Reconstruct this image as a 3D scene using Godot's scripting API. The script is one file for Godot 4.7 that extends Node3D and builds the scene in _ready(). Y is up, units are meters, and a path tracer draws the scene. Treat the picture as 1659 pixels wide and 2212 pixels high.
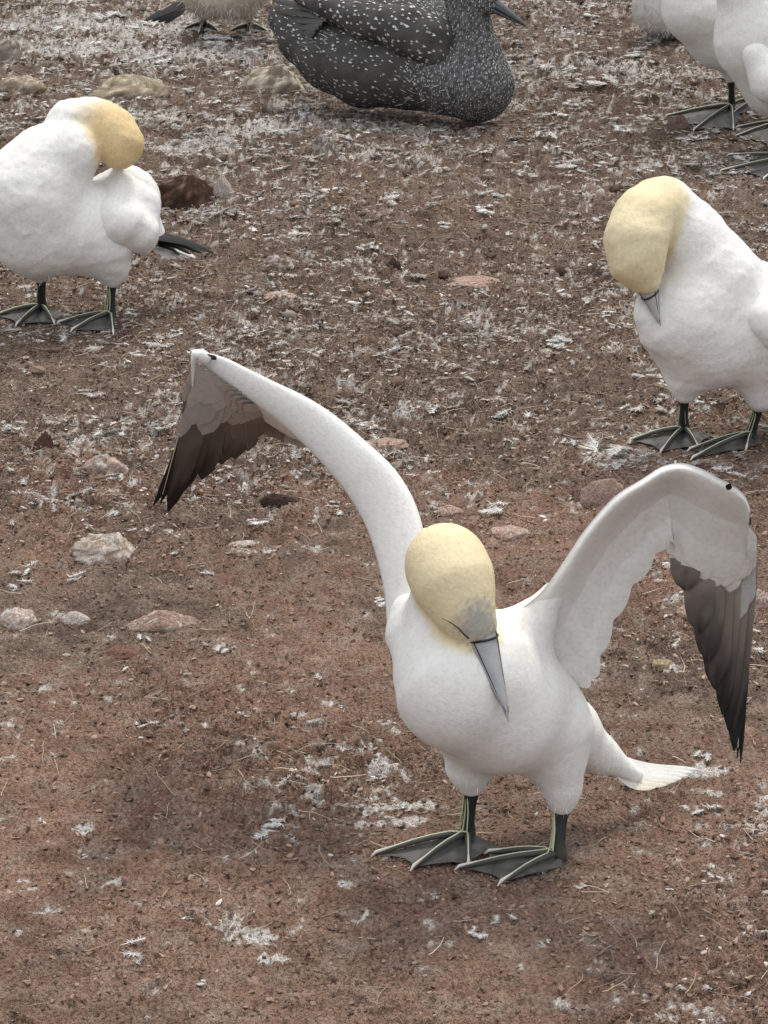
extends Node3D
# A gannet colony: photo pixels (in a 1659 x 2212 copy of the photograph) are turned into rays; depths come from the ground each bird stands on.

const FOCAL := 5357.0
const CENTRE := Vector2(829.5, 1106.0)
const EYE := Vector3(0, 1.55, 0)
const PITCH := 0.3787
var fwd := Vector3(0, -sin(PITCH), -cos(PITCH))
var upw := Vector3(0, cos(PITCH), -sin(PITCH))
var rng := RandomNumberGenerator.new()
var noise_low := FastNoiseLite.new()
var noise_clod := FastNoiseLite.new()
var noise_mid := FastNoiseLite.new()
var noise_fine := FastNoiseLite.new()
var noise_cell := FastNoiseLite.new()
var noise_plate := FastNoiseLite.new()
var landmarks: Array = []   # [place, phrase]
var flat_spots: Array = []   # where birds stand: trodden level
var names_used := {}
var last_blend: Blend      # the field of the soft part made last
var stains: Array = []     # places splashed with droppings: point, half length, half width, turn
var M := {}


# ---------------------------------------------------------------- pixels to places
func ray(x: float, y: float) -> Vector3:
	return fwd + Vector3.RIGHT * ((x - CENTRE.x) / FOCAL) + upw * ((CENTRE.y - y) / FOCAL)

func P(x: float, y: float, t: float) -> Vector3:
	return EYE + ray(x, y) * t

func G(x: float, y: float, high := 0.0) -> Vector3:
	var r := ray(x, y)
	return EYE + r * ((EYE.y - high) / -r.y)


# ---------------------------------------------------------------- mesh helper
class Shape:
	var v := PackedVector3Array()
	var c := PackedColorArray()
	var i := PackedInt32Array()

	func point(p: Vector3, col: Color) -> int:
		v.append(p)
		c.append(col)
		return v.size() - 1

	func quad(a: int, b: int, d: int, e: int) -> void:
		i.append_array(PackedInt32Array([a, b, d, a, d, e]))

	# rows of equal length joined into a sheet
	func sheet(first: int, rows: int, cols: int, wrap := false) -> void:
		for r in rows - 1:
			for k in (cols if wrap else cols - 1):
				var n := (k + 1) % cols
				quad(first + r * cols + k, first + r * cols + n, first + (r + 1) * cols + n, first + (r + 1) * cols + k)

	func cap(first: int, cols: int, flip := false) -> void:
		for k in range(1, cols - 1):
			if flip:
				i.append_array(PackedInt32Array([first, first + k + 1, first + k]))
			else:
				i.append_array(PackedInt32Array([first, first + k, first + k + 1]))

	func tube(path: Array, radii: Array, sides: int, cols: Array) -> void:
		var first := v.size()
		var side := Vector3.ZERO
		for n in path.size():
			var along: Vector3 = (path[mini(n + 1, path.size() - 1)] - path[maxi(n - 1, 0)]).normalized()
			if n == 0:
				side = along.cross(Vector3.UP if absf(along.y) < 0.9 else Vector3.RIGHT).normalized()
			else:
				side = (side - along * side.dot(along)).normalized()
			var other := along.cross(side)
			for k in sides:
				var a := TAU * k / sides
				point(path[n] + (side * cos(a) + other * sin(a)) * float(radii[n]), cols[mini(n, cols.size() - 1)])
		sheet(first, path.size(), sides, true)
		cap(first, sides, true)
		cap(first + (path.size() - 1) * sides, sides)

	func mesh(origin := Vector3.ZERO, given := PackedVector3Array()) -> ArrayMesh:
		var n := given
		if n.is_empty():
			n.resize(v.size())
			for t in range(0, i.size(), 3):
				var a := v[i[t]]
				var f := (v[i[t + 2]] - a).cross(v[i[t + 1]] - a)
				n[i[t]] += f
				n[i[t + 1]] += f
				n[i[t + 2]] += f
			for k in n.size():
				n[k] = n[k].normalized() if n[k].length_squared() > 1e-24 else Vector3.UP
		var p := v.duplicate()
		for k in p.size():
			p[k] -= origin
		var arrays := []
		arrays.resize(Mesh.ARRAY_MAX)
		arrays[Mesh.ARRAY_VERTEX] = p
		arrays[Mesh.ARRAY_NORMAL] = n
		arrays[Mesh.ARRAY_COLOR] = c
		arrays[Mesh.ARRAY_INDEX] = i
		var m := ArrayMesh.new()
		m.add_surface_from_arrays(Mesh.PRIMITIVE_TRIANGLES, arrays)
		return m


# ---------------------------------------------------------------- smooth bodies: tapered capsules, smooth minimum, surface nets
class Blend:
	var a := PackedVector3Array()
	var ba := PackedVector3Array()
	var inv := PackedFloat32Array()
	var ra := PackedFloat32Array()
	var dr := PackedFloat32Array()
	var soft := 0.03
	var tight := 0.008           # how softly one group meets another
	var along := 0.022           # how softly the bones of one chain meet
	var chain_of := PackedInt32Array()   # number of the chain of each bone
	var group_of := PackedInt32Array()
	var chains := 0
	var groups := 0

	func bone(p: Vector3, q: Vector3, rp: float, rq: float) -> void:
		a.append(p)
		ba.append(q - p)
		inv.append(1.0 / maxf((q - p).length_squared(), 1e-8))
		ra.append(rp)
		dr.append(rq - rp)
		chain_of.append(chains)
		group_of.append(groups)

	func at(p: Vector3) -> float:
		var all := 1e3
		var d := 1e3
		var c := 1e3
		var n := 0
		var last := a.size() - 1
		while n <= last:
			var pa := p - a[n]
			var h := clampf(pa.dot(ba[n]) * inv[n], 0.0, 1.0)
			var e := (pa - ba[n] * h).length() - ra[n] - dr[n] * h
			var m := maxf(along - absf(c - e), 0.0)
			c = minf(c, e) - m * m / (4.0 * along)
			if n == last or chain_of[n + 1] != chain_of[n]:
				m = maxf(soft - absf(d - c), 0.0)
				d = minf(d, c) - m * m / (4.0 * soft)
				c = 1e3
				if n == last or group_of[n + 1] != group_of[n]:
					m = maxf(tight - absf(all - d), 0.0)
					all = minf(all, d) - m * m / (4.0 * tight)
					d = 1e3
			n += 1
		return all

	func slope(p: Vector3) -> Vector3:
		var e := 0.002
		var k1 := Vector3(1, -1, -1)
		var k2 := Vector3(-1, -1, 1)
		var k3 := Vector3(-1, 1, -1)
		return (k1 * at(p + k1 * e) + k2 * at(p + k2 * e) + k3 * at(p + k3 * e) + Vector3.ONE * at(p + Vector3.ONE * e)).normalized()

	# returns [points, normals, indices]
	func net(cell: float) -> Array:
		var lo := Vector3.ONE * 1e3
		var hi := -lo
		for n in a.size():
			for q in [[a[n], ra[n]], [a[n] + ba[n], ra[n] + dr[n]]]:
				lo = lo.min(q[0] - Vector3.ONE * (q[1] + soft))
				hi = hi.max(q[0] + Vector3.ONE * (q[1] + soft))
		var big := cell * 4.0
		var nb := Vector3i(((hi - lo) / big).ceil()) + Vector3i.ONE
		var nx := nb.x * 4 + 1
		var ny := nb.y * 4 + 1
		var nz := nb.z * 4 + 1
		var f := PackedFloat32Array()
		f.resize(nx * ny * nz)
		f.fill(9.0)
		var blocks := []
		for bz in nb.z:
			for by in nb.y:
				for bx in nb.x:
					var dc := at(lo + (Vector3(bx, by, bz) + Vector3.ONE * 0.5) * big)
					if absf(dc) > big * 0.95:
						continue
					blocks.append(Vector3i(bx, by, bz))
					for z in range(bz * 4, bz * 4 + 5):
						for y in range(by * 4, by * 4 + 5):
							var row := (z * ny + y) * nx
							for x in range(bx * 4, bx * 4 + 5):
								if f[row + x] == 9.0:
									f[row + x] = at(lo + Vector3(x, y, z) * cell)
		var index := {}
		var pts := PackedVector3Array()
		var nor := PackedVector3Array()
		var tri := PackedInt32Array()
		var offs := [0, 1, nx, nx + 1, nx * ny, nx * ny + 1, nx * ny + nx, nx * ny + nx + 1]
		var edges := [[0, 1], [2, 3], [4, 5], [6, 7], [0, 2], [1, 3], [4, 6], [5, 7], [0, 4], [1, 5], [2, 6], [3, 7]]
		var corner := []
		for k in 8:
			corner.append(Vector3(k & 1, (k >> 1) & 1, k >> 2))
		for b in blocks:
			for z in range(b.z * 4, b.z * 4 + 4):
				for y in range(b.y * 4, b.y * 4 + 4):
					for x in range(b.x * 4, b.x * 4 + 4):
						var at0: int = (z * ny + y) * nx + x
						var mask := 0
						for k in 8:
							if f[at0 + offs[k]] < 0.0:
								mask |= 1 << k
						if mask == 0 or mask == 255:
							continue
						var sum := Vector3.ZERO
						var cnt := 0
						for e in edges:
							var f0 := f[at0 + offs[e[0]]]
							var f1 := f[at0 + offs[e[1]]]
							if (f0 < 0.0) != (f1 < 0.0):
								sum += corner[e[0]].lerp(corner[e[1]], f0 / (f0 - f1))
								cnt += 1
						index[at0] = pts.size()
						pts.append(lo + (Vector3(x, y, z) + sum / cnt) * cell)
		for at0 in index:
			var f0 := f[at0]
			for axis in 3:
				var step: int = [1, nx, nx * ny][axis]
				var f1 := f[at0 + step]
				if (f0 < 0.0) == (f1 < 0.0):
					continue
				var s1: int = [nx, nx * ny, 1][axis]
				var s2: int = [nx * ny, 1, nx][axis]
				if not (index.has(at0 - s1) and index.has(at0 - s2) and index.has(at0 - s1 - s2)):
					continue
				var q := [index[at0], index[at0 - s1], index[at0 - s1 - s2], index[at0 - s2]]
				if f0 < 0.0:
					tri.append_array(PackedInt32Array([q[0], q[2], q[1], q[0], q[3], q[2]]))
				else:
					tri.append_array(PackedInt32Array([q[0], q[1], q[2], q[0], q[2], q[3]]))
		for p in pts:
			nor.append(slope(p))
		return [pts, nor, tri]


# ---------------------------------------------------------------- scene helpers
func numbered(called: String) -> String:
	var n: int = names_used.get(called, 0)
	names_used[called] = n + 1
	return called if n == 0 else "%s_%03d" % [called, n]

func tag(o: Node3D, label: String, category: String, group := "", kind := "") -> void:
	if label: o.set_meta("label", label)
	if category: o.set_meta("category", category)
	if group: o.set_meta("group", group)
	if kind: o.set_meta("kind", kind)

func thing(called: String, at: Vector3, label: String, category: String, group := "") -> Node3D:
	var o := Node3D.new()
	o.name = numbered(called)
	add_child(o)
	o.position = at
	tag(o, label, category, group)
	return o

func part(called: String, m: Mesh, mat: Material, parent: Node3D) -> MeshInstance3D:
	var o := MeshInstance3D.new()
	o.name = called
	o.mesh = m
	o.material_override = mat
	parent.add_child(o, true)
	return o

func single(called: String, m: Mesh, mat: Material, at: Vector3, label: String, category: String, group := "") -> MeshInstance3D:
	var o := MeshInstance3D.new()
	o.name = numbered(called)
	o.mesh = m
	o.material_override = mat
	add_child(o)
	o.position = at
	tag(o, label, category, group)
	return o

func base_of(o: Node3D) -> Vector3:
	var at := Vector3.ZERO
	var n: Node = o
	while n != self:
		at += n.position
		n = n.get_parent()
	return at

func col(r: float, g: float, b: float) -> Color:
	return Color(r, g, b)


# ---------------------------------------------------------------- materials
func noise_tex(size: int, freq: float, octaves: int, normal := false, strength := 6.0, ramp: Gradient = null, kind := FastNoiseLite.TYPE_SIMPLEX_SMOOTH, sd := 1) -> NoiseTexture2D:
	var n := FastNoiseLite.new()
	n.seed = sd
	n.noise_type = kind
	n.frequency = freq
	n.fractal_type = FastNoiseLite.FRACTAL_FBM
	n.fractal_octaves = octaves
	var t := NoiseTexture2D.new()
	t.width = size
	t.height = size
	t.seamless = true
	t.noise = n
	t.as_normal_map = normal
	t.bump_strength = strength
	if ramp: t.color_ramp = ramp
	return t

func ramp_of(stops: Array) -> Gradient:
	var g := Gradient.new()
	var o := PackedFloat32Array()
	var c := PackedColorArray()
	for s in stops:
		o.append(s[0])
		c.append(Color(s[1], s[1], s[1]) if s.size() == 2 else Color(s[1], s[2], s[3]))
	g.offsets = o
	g.colors = c
	return g

func mat(rough: float, spec := 0.3) -> StandardMaterial3D:
	var m := StandardMaterial3D.new()
	m.vertex_color_use_as_albedo = true
	m.roughness = rough
	m.metallic_specular = spec
	return m

func make_materials() -> void:
	var f := mat(0.95, 0.15)
	f.uv1_triplanar = true
	f.uv1_scale = Vector3.ONE * 7.0
	f.normal_enabled = true
	f.normal_texture = noise_tex(512, 0.055, 4, true, 5.0)
	f.normal_scale = 0.3
	f.albedo_texture = noise_tex(512, 0.03, 5, false, 1.0, ramp_of([[0.0, 0.90], [0.45, 0.975], [1.0, 1.0]]), FastNoiseLite.TYPE_SIMPLEX_SMOOTH, 3)
	M.plumage = f
	var w := f.duplicate()
	w.backlight_enabled = true
	w.backlight = Color(0.22, 0.21, 0.19)
	M.feather = w
	var d := mat(0.55, 0.35)
	M.dark_feather = d
	M.web = mat(0.62, 0.35)
	M.stripe = mat(0.6, 0.3)
	M.bill = mat(0.45, 0.4)
	M.eye = mat(0.1, 0.5)
	var s := mat(0.97, 0.1)
	s.uv1_triplanar = true
	s.uv1_world_triplanar = true
	s.uv1_scale = Vector3.ONE * 3.1
	s.normal_enabled = true
	s.normal_texture = noise_tex(1024, 0.07, 5, true, 11.0, null, FastNoiseLite.TYPE_SIMPLEX, 7)
	s.normal_scale = 1.3
	s.albedo_texture = noise_tex(1024, 0.035, 6, false, 1.0, ramp_of([[0.0, 0.55], [0.32, 0.80], [0.5, 0.95], [0.8, 1.0], [1.0, 1.0]]), FastNoiseLite.TYPE_SIMPLEX, 9)
	M.soil = s
	var r := mat(0.95, 0.15)
	r.uv1_triplanar = true
	r.uv1_scale = Vector3.ONE * 6.0
	r.normal_enabled = true
	r.normal_texture = s.normal_texture
	r.normal_scale = 0.7
	r.albedo_texture = s.albedo_texture
	M.rock = r
	M.litter = mat(0.95, 0.1)


# ---------------------------------------------------------------- ground
func setup_noise() -> void:
	rng.seed = 4711
	for a in [[noise_low, 0.75, 3, 11], [noise_clod, 14.0, 3, 12], [noise_mid, 3.2, 4, 13], [noise_fine, 62.0, 3, 14]]:
		a[0].noise_type = FastNoiseLite.TYPE_SIMPLEX_SMOOTH
		a[0].frequency = a[1]
		a[0].fractal_type = FastNoiseLite.FRACTAL_FBM
		a[0].fractal_octaves = a[2]
		a[0].seed = a[3]
	noise_cell.noise_type = FastNoiseLite.TYPE_CELLULAR
	noise_cell.frequency = 24.0
	noise_cell.seed = 15
	noise_cell.cellular_return_type = FastNoiseLite.RETURN_DISTANCE2_SUB
	noise_cell.fractal_type = FastNoiseLite.FRACTAL_NONE
	noise_plate.noise_type = FastNoiseLite.TYPE_CELLULAR
	noise_plate.frequency = 46.0
	noise_plate.seed = 16
	noise_plate.cellular_return_type = FastNoiseLite.RETURN_CELL_VALUE
	noise_plate.fractal_type = FastNoiseLite.FRACTAL_FBM
	noise_plate.fractal_octaves = 2
	noise_plate.domain_warp_enabled = true
	noise_plate.domain_warp_amplitude = 0.02
	noise_plate.domain_warp_frequency = 40.0

# how much nest litter lies here, 0 bare trodden soil to 1
func litter_at(x: float, z: float) -> float:
	var far := smoothstep(2.9, 4.6, -z) * 0.5 + smoothstep(4.6, 7.6, -z) * 0.35
	return clampf(0.12 + far + noise_mid.get_noise_2d(x * 0.35 + 7.0, z * 0.35) * 0.75 + noise_low.get_noise_2d(x - 9.0, z + 4.0) * 0.4, 0.0, 1.0)

func level_at(x: float, z: float) -> float:
	var w := 1.0
	for s in flat_spots:
		var dx: float = x - s.x
		var dz: float = z - s.z
		w = minf(w, smoothstep(0.06, 0.30, sqrt(dx * dx + dz * dz)))
	return w

func ground_y(x: float, z: float, litter := -1.0) -> float:
	var lm := litter if litter >= 0.0 else litter_at(x, z)
	var open := level_at(x, z)
	var far := smoothstep(4.5, 7.5, -z)
	var clod := noise_clod.get_noise_2d(x, z)
	var h := noise_low.get_noise_2d(x, z) * 0.024 * open
	h += (clod * 0.009 + (0.5 - absf(noise_mid.get_noise_2d(x * 2.3, z * 2.3 + 5.0)) * 1.6) * 0.009) * (0.25 + 0.9 * lm + far) * (0.25 + 0.75 * open)
	var rough := 0.3 + 0.7 * open
	h += (0.3 - absf(noise_fine.get_noise_2d(x, z))) * (0.008 + 0.014 * lm) * rough
	h += noise_plate.get_noise_2d(x, z) * (0.0042 + 0.008 * lm) * rough
	return h

func build_ground() -> void:
	var rows := 940
	var cols := 780
	var z0 := 2.05
	var z1 := 9.6
	var v := PackedVector3Array()
	var n := PackedVector3Array()
	var c := PackedColorArray()
	var idx := PackedInt32Array()
	v.resize(rows * cols)
	n.resize(rows * cols)
	c.resize(rows * cols)
	var red := Vector3(0.248, 0.157, 0.120)
	var brown := Vector3(0.190, 0.130, 0.100)
	var grey := Vector3(0.245, 0.200, 0.168)
	var white := Vector3(0.68, 0.65, 0.62)
	var peat := Vector3(0.152, 0.116, 0.094)
	for r in rows:
		var s := float(r) / (rows - 1)
		var z := -1.0 / lerpf(1.0 / z0, 1.0 / z1, s)
		var half := 0.20 * -z + 0.50
		for k in cols:
			var side := 2.0 * k / (cols - 1) - 1.0
			var x := (0.72 * side + 0.28 * side * side * side) * half
			var lm := litter_at(x, z)
			v[r * cols + k] = Vector3(x, ground_y(x, z, lm), z)
			var a := noise_mid.get_noise_2d(x * 1.7 + 31.0, z * 1.7)
			var b := noise_clod.get_noise_2d(x + 17.0, z * 1.3)
			var damp := noise_low.get_noise_2d(x * 1.3 - 20.0, z * 1.3)
			var colr := red.lerp(brown, clampf(0.42 + damp * 1.1 + a * 0.9, 0.0, 1.0))
			colr = colr.lerp(grey, clampf(0.1 + b * 0.9 - a * 0.4, 0.0, 0.8))
			# peat of the nesting ground begins where the bare red clay ends
			var peaty := smoothstep(-0.12, 0.12, -z - 3.75 + damp * 1.6 + a * 0.9 + b * 0.25)
			colr = colr.lerp(peat * (1.0 + 0.5 * b), peaty * 0.72)
			colr *= 1.24 + 0.46 * a + 0.25 * noise_low.get_noise_2d(x * 2.0 + 3.0, z * 2.0) + 0.22 * b + 0.16 * noise_plate.get_noise_2d(x, z) + 0.15 * noise_fine.get_noise_2d(x * 1.7 + 50.0, z)
			# droppings and trodden-in down: sharp edged pale spots
			var gu := b * 0.6 + noise_fine.get_noise_2d(x * 0.55 + 3.0, z * 0.55) * 0.65 + noise_mid.get_noise_2d(x * 0.9, z * 0.9 + 40.0) * 0.55
			var edge := 0.62 - 0.37 * lm
			if gu > edge:
				colr = colr.lerp(white, clampf((gu - edge) * 9.0, 0.0, 0.8))
			for st in stains:
				var dx: float = x - st[0].x
				var dz: float = z - st[0].z
				if absf(dx) + absf(dz) > st[1] * 1.6: continue
				var along: float = (dx * st[3] + dz * st[4]) / st[1]
				var over: float = (dz * st[3] - dx * st[4]) / st[2]
				var q := along * along + over * over + gu * -2.2
				if q < 0.75: colr = colr.lerp(white, clampf((0.75 - q) * 2.5, 0.0, 0.9))
			c[r * cols + k] = Color(colr.x, colr.y, colr.z)
	for r in rows:
		for k in cols:
			var k0 := maxi(k - 1, 0)
			var k1 := mini(k + 1, cols - 1)
			var r0 := maxi(r - 1, 0)
			var r1 := mini(r + 1, rows - 1)
			n[r * cols + k] = (v[r * cols + k1] - v[r * cols + k0]).cross(v[r1 * cols + k] - v[r0 * cols + k]).normalized()
			if r < rows - 1 and k < cols - 1:
				var q := r * cols + k
				idx.append(q)
				idx.append(q + cols)
				idx.append(q + cols + 1)
				idx.append(q)
				idx.append(q + cols + 1)
				idx.append(q + 1)
	# the same sheet runs on, coarser, to the horizon on every side
	var ring := PackedInt32Array()
	for k in cols: ring.append(k)
	for r in range(1, rows): ring.append(r * cols + cols - 1)
	for k in range(cols - 2, -1, -1): ring.append((rows - 1) * cols + k)
	for r in range(rows - 2, 0, -1): ring.append(r * cols)
	var mid := Vector3(0, 0, -5)
	var prev := ring
	for scale in [1.004, 1.03, 1.08, 1.16, 1.3, 1.6, 2.5, 6.0, 40.0, 300.0]:
		var now := PackedInt32Array()
		for q in ring:
			var p: Vector3 = mid + (v[q] - mid) * scale
			p.y = ground_y(p.x, p.z, 0.4) if scale < 2.0 else noise_low.get_noise_2d(p.x * 0.3, p.z * 0.3) * 0.03 * minf(scale, 4.0) - 0.01
			now.append(v.size())
			v.append(p)
			n.append(Vector3.UP)
			c.append(Color(0.20, 0.143, 0.111) * (1.0 + 0.5 * noise_clod.get_noise_2d(p.x, p.z) + 0.4 * noise_mid.get_noise_2d(p.x, p.z)))
		for k in ring.size():
			var e := (k + 1) % ring.size()
			idx.append_array(PackedInt32Array([prev[k], prev[e], now[e], prev[k], now[e], now[k]]))
		prev = now
	for k in n.size():
		if n[k].y < 0.0: n[k] = -n[k]
	var arrays := []
	arrays.resize(Mesh.ARRAY_MAX)
	arrays[Mesh.ARRAY_VERTEX] = v
	arrays[Mesh.ARRAY_NORMAL] = n
	arrays[Mesh.ARRAY_COLOR] = c
	arrays[Mesh.ARRAY_INDEX] = idx
	var m := ArrayMesh.new()
	m.add_surface_from_arrays(Mesh.PRIMITIVE_TRIANGLES, arrays)
	var o := part("ground", m, M.soil, self)
	tag(o, "brown trodden colony soil strewn with litter and droppings", "ground", "", "structure")


# ---------------------------------------------------------------- stones
func rock_mesh(sd: int, size: Vector3, angular: float, base: Color, crust: Color, crust_from: float, taper := 0.0) -> ArrayMesh:
	var s := Shape.new()
	var rn := FastNoiseLite.new()
	rn.seed = sd
	rn.frequency = 1.1
	rn.fractal_octaves = 4
	var cut := RandomNumberGenerator.new()
	cut.seed = sd
	var planes := []
	for k in 9:
		var d := Vector3(cut.randf_range(-1, 1), cut.randf_range(-0.2, 1), cut.randf_range(-1, 1)).normalized()
		planes.append([d, cut.randf_range(0.62, 0.85)])
	var lat := 26
	var lon := 40
	for r in lat + 1:
		for k in lon:
			var th := PI * r / lat
			var ph := TAU * k / lon
			var d := Vector3(sin(th) * cos(ph), cos(th), sin(th) * sin(ph))
			var rad := 1.0 + rn.get_noise_3dv(d * 1.3) * 0.35
			for pl in planes:
				var q := d.dot(pl[0])
				if q > 0.05:
					rad = lerpf(rad, minf(rad, pl[1] / q), angular)
			rad += rn.get_noise_3dv(d * 5.0) * 0.09 + noise_clod.get_noise_3dv(d * 0.9) * 0.06
			var p := d * rad
			p.y = maxf(p.y, -0.35)
			var sq := 1.0 - taper * (0.5 - 0.5 * p.x)
			var w := rn.get_noise_3dv(d * 2.4 + Vector3(5, 0, 0)) * 0.9 + rn.get_noise_3dv(d * 8.0) * 0.4 + d.y * 0.1
			var mixv := clampf((w - crust_from) * 6.0, 0.0, 1.0)
			s.point(Vector3(p.x * size.x, p.y * size.y * sq, p.z * size.z * (0.45 + 0.55 * sq)), base.lerp(crust, mixv) * (1.0 + 0.5 * rn.get_noise_3dv(d * 6.0)))
	s.sheet(0, lat + 1, lon, true)
	return s.mesh()

# x, y: pixel of the middle of the foot of the stone; w, h: its seen size in pixels
func stone(x: float, y: float, w: float, h: float, label: String, o := {}) -> void:
	var g := G(x, y)
	var k := FOCAL / (g - EYE).dot(fwd)
	var half := w / k * 0.5
	var deep: float = o.get("deep", 0.7) * half
	var tall: float = maxf((h / k - 2.0 * deep * 0.2) / 0.8, half * 0.2)
	g.z -= deep * 0.75
	g.y = ground_y(g.x, g.z) - 0.002
	var m := rock_mesh(int(x * 7 + y * 3), Vector3(half, tall, deep), o.get("cut", 0.6), o.get("base", col(0.27, 0.17, 0.13)), o.get("crust", col(0.6, 0.55, 0.5)), o.get("from", 0.25), o.get("taper", 0.0))
	if o.has("short"): landmarks.append([g, o.short])
	var node := single(o.get("name", "stone"), m, M.rock, g, label, o.get("category", "stone"), o.get("group", ""))
	node.rotation.y = deg_to_rad(o.get("turn", 0.0))
	node.rotation.z = deg_to_rad(o.get("roll", 0.0))

func build_stones() -> void:
	var pink := col(0.46, 0.325, 0.27)
	var dark := col(0.085, 0.058, 0.05)
	var pale := col(0.52, 0.45, 0.39)
	stone(218, 1202, 150, 58, "rounded low stone crusted with white droppings, largest of the pale stones", {"short": "the rounded white-crusted stone", "cut": 0.1, "base": col(0.36, 0.28, 0.22), "from": 0.0, "deep": 0.75})
	stone(335, 1362, 180, 74, "brown wedge of stone with white crust on its blunt end", {"short": "the brown wedge-shaped stone", "cut": 0.95, "base": col(0.36, 0.255, 0.205), "taper": 0.92, "from": 0.30, "deep": 0.42})
	stone(602, 1090, 76, 30, "small dark slate chip lying under the raised wing tip", {"short": "the dark slate chip", "cut": 0.95, "base": dark, "from": 2.0})
	stone(832, 968, 98, 26, "flat pink stone just behind the raised white wing", {"short": "the flat pink stone behind the raised wing", "base": pink, "from": 0.35, "cut": 0.4})
	stone(1295, 1100, 120, 54, "long pink slab tilted beside the bent white wing", {"short": "the tilted pink slab", "base": pink, "from": 0.5, "cut": 0.9, "deep": 0.35, "roll": 16.0, "turn": 18.0})
	stone(222, 1026, 98, 48, "pinkish stone with pale down stuck to it", {"base": pink, "from": 0.1, "cut": 0.3})
	stone(96, 986, 58, 46, "dark reddish square-edged stone among litter", {"short": "the dark square-edged stone", "base": col(0.13, 0.075, 0.06), "from": 1.0, "cut": 1.0})
	stone(34, 1345, 95, 40, "flat white-crusted stone with pink foot", {"base": pink, "from": -0.1, "cut": 0.4})
	stone(163, 1342, 66, 28, "small white-topped stone beside the wedge-shaped one", {"base": pale, "from": 0.0, "cut": 0.5})
	stone(605, 588, 86, 34, "dull stone half hidden by grey down and roots", {"base": col(0.24, 0.18, 0.14), "from": 0.15, "cut": 0.3})
	stone(1030, 616, 125, 30, "long low pink stone lying alone on bare soil", {"short": "the long low pink stone", "base": pink, "from": 0.5, "cut": 0.3})
	stone(606, 650, 80, 20, "thin flat pinkish stone with white streak", {"base": pink, "from": 0.2, "cut": 0.5})
	stone(700, 352, 66, 48, "upright knobbly stone capped with white droppings", {"short": "the upright knobbly stone", "base": col(0.26, 0.21, 0.17), "from": 0.05, "cut": 0.7, "deep": 0.5})
	stone(408, 450, 150, 80, "big dark brown clod with a hollow beneath it", {"short": "the big dark clod", "name": "earth_clod", "category": "clod", "base": col(0.075, 0.045, 0.035), "crust": col(0.2, 0.13, 0.1), "from": 0.3, "cut": 0.5})
	stone(482, 440, 46, 50, "white-streaked stone leaning on the dark clod", {"base": pale, "from": 0.0, "cut": 0.8})
	stone(45, 216, 115, 44, "pale tan boulder at the foot of the slope", {"base": col(0.38, 0.3, 0.22), "from": 0.25, "cut": 0.4})
	stone(275, 212, 185, 66, "broad sandy mound of hardened nest material", {"short": "the broad sandy mound", "name": "old_nest_mound", "category": "mound", "base": col(0.34, 0.28, 0.2), "crust": col(0.55, 0.48, 0.38), "from": 0.1, "cut": 0.1})
	stone(4, 150, 100, 60, "large brown boulder with a white ridge line", {"short": "the large brown boulder", "base": col(0.34, 0.28, 0.235), "from": 0.2, "cut": 0.8, "roll": -18.0})
	stone(590, 200, 150, 70, "pale straw-coloured nest mound under the speckled young bird", {"short": "the straw-coloured nest mound", "name": "nest_mound", "category": "nest", "base": col(0.30, 0.245, 0.19), "crust": col(0.6, 0.54, 0.44), "from": 0.05, "cut": 0.1})
	stone(265, 1420, 90, 32, "dull reddish flat stone sunk in the soil", {"base": col(0.23, 0.13, 0.1), "from": 1.0, "cut": 0.4})
	stone(1098, 1182, 92, 30, "pink stone with white edge behind the yellow head", {"base": pink, "from": 0.25, "cut": 0.4})
	stone(975, 1122, 62, 22, "small plain pink stone behind the yellow head", {"base": pink, "from": 1.0, "cut": 0.6})
	stone(850, 580, 38, 24, "little dark round stone beside a white feather", {"base": dark, "from": 2.0, "cut": 0.3})
	stone(1210, 592, 38, 18, "little dark flat stone on litter near the bowed yellow head", {"base": dark, "from": 2.0, "cut": 0.5})
	stone(1466, 285, 56, 36, "egg-shaped brown stone touching a black webbed toe", {"short": "the egg-shaped brown stone", "base": col(0.2, 0.14, 0.115), "from": 2.0, "cut": 0.1})
	stone(1645, 1318, 60, 40, "white-flecked pink stone beyond the hanging wing tip", {"base": pink, "from": 0.1, "cut": 0.4})
	stone(525, 1200, 80, 22, "flat brownish stone with two white ridges", {"base": col(0.24, 0.17, 0.13), "from": 0.2, "cut": 0.6})
	stone(525, 1172, 66, 18, "thin pale stone next to the ridged one", {"base": pale, "from": 0.2, "cut": 0.4})
	stone(800, 790, 70, 22, "greyish stone amid roots on bare soil", {"base": col(0.22, 0.17, 0.14), "from": 0.3, "cut": 0.4})
	stone(1430, 1455, 50, 20, "buff stone in the soil between the wing and its hanging tip", {"base": col(0.42, 0.32, 0.2), "from": 0.4, "cut": 0.4})
	stone(1490, 1350, 70, 24, "rosy stone behind the hanging wing tip", {"base": pink, "from": 0.6, "cut": 0.4})


# ---------------------------------------------------------------- litter
func fibre_mesh(sd: int) -> ArrayMesh:
	var r := RandomNumberGenerator.new()
	r.seed = sd
	var path := []
	var radii := []
	var p := Vector3(-0.5, 0, 0)
	var dir := Vector3(1, r.randf_range(-0.1, 0.3), r.randf_range(-0.3, 0.3))
	var bend := Vector3(0, r.randf_range(-0.5, 0.3), r.randf_range(-1.0, 1.0))
	for k in 7:
		path.append(p)
		radii.append(0.017 * (1.0 - 0.09 * k))
		p += dir.normalized() / 6.0
		dir += bend * 0.25 + Vector3(0, r.randf_range(-0.2, 0.2), r.randf_range(-0.35, 0.35))
	var s := Shape.new()
	s.tube(path, radii, 3, [Color.WHITE])
	return s.mesh()

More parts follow.
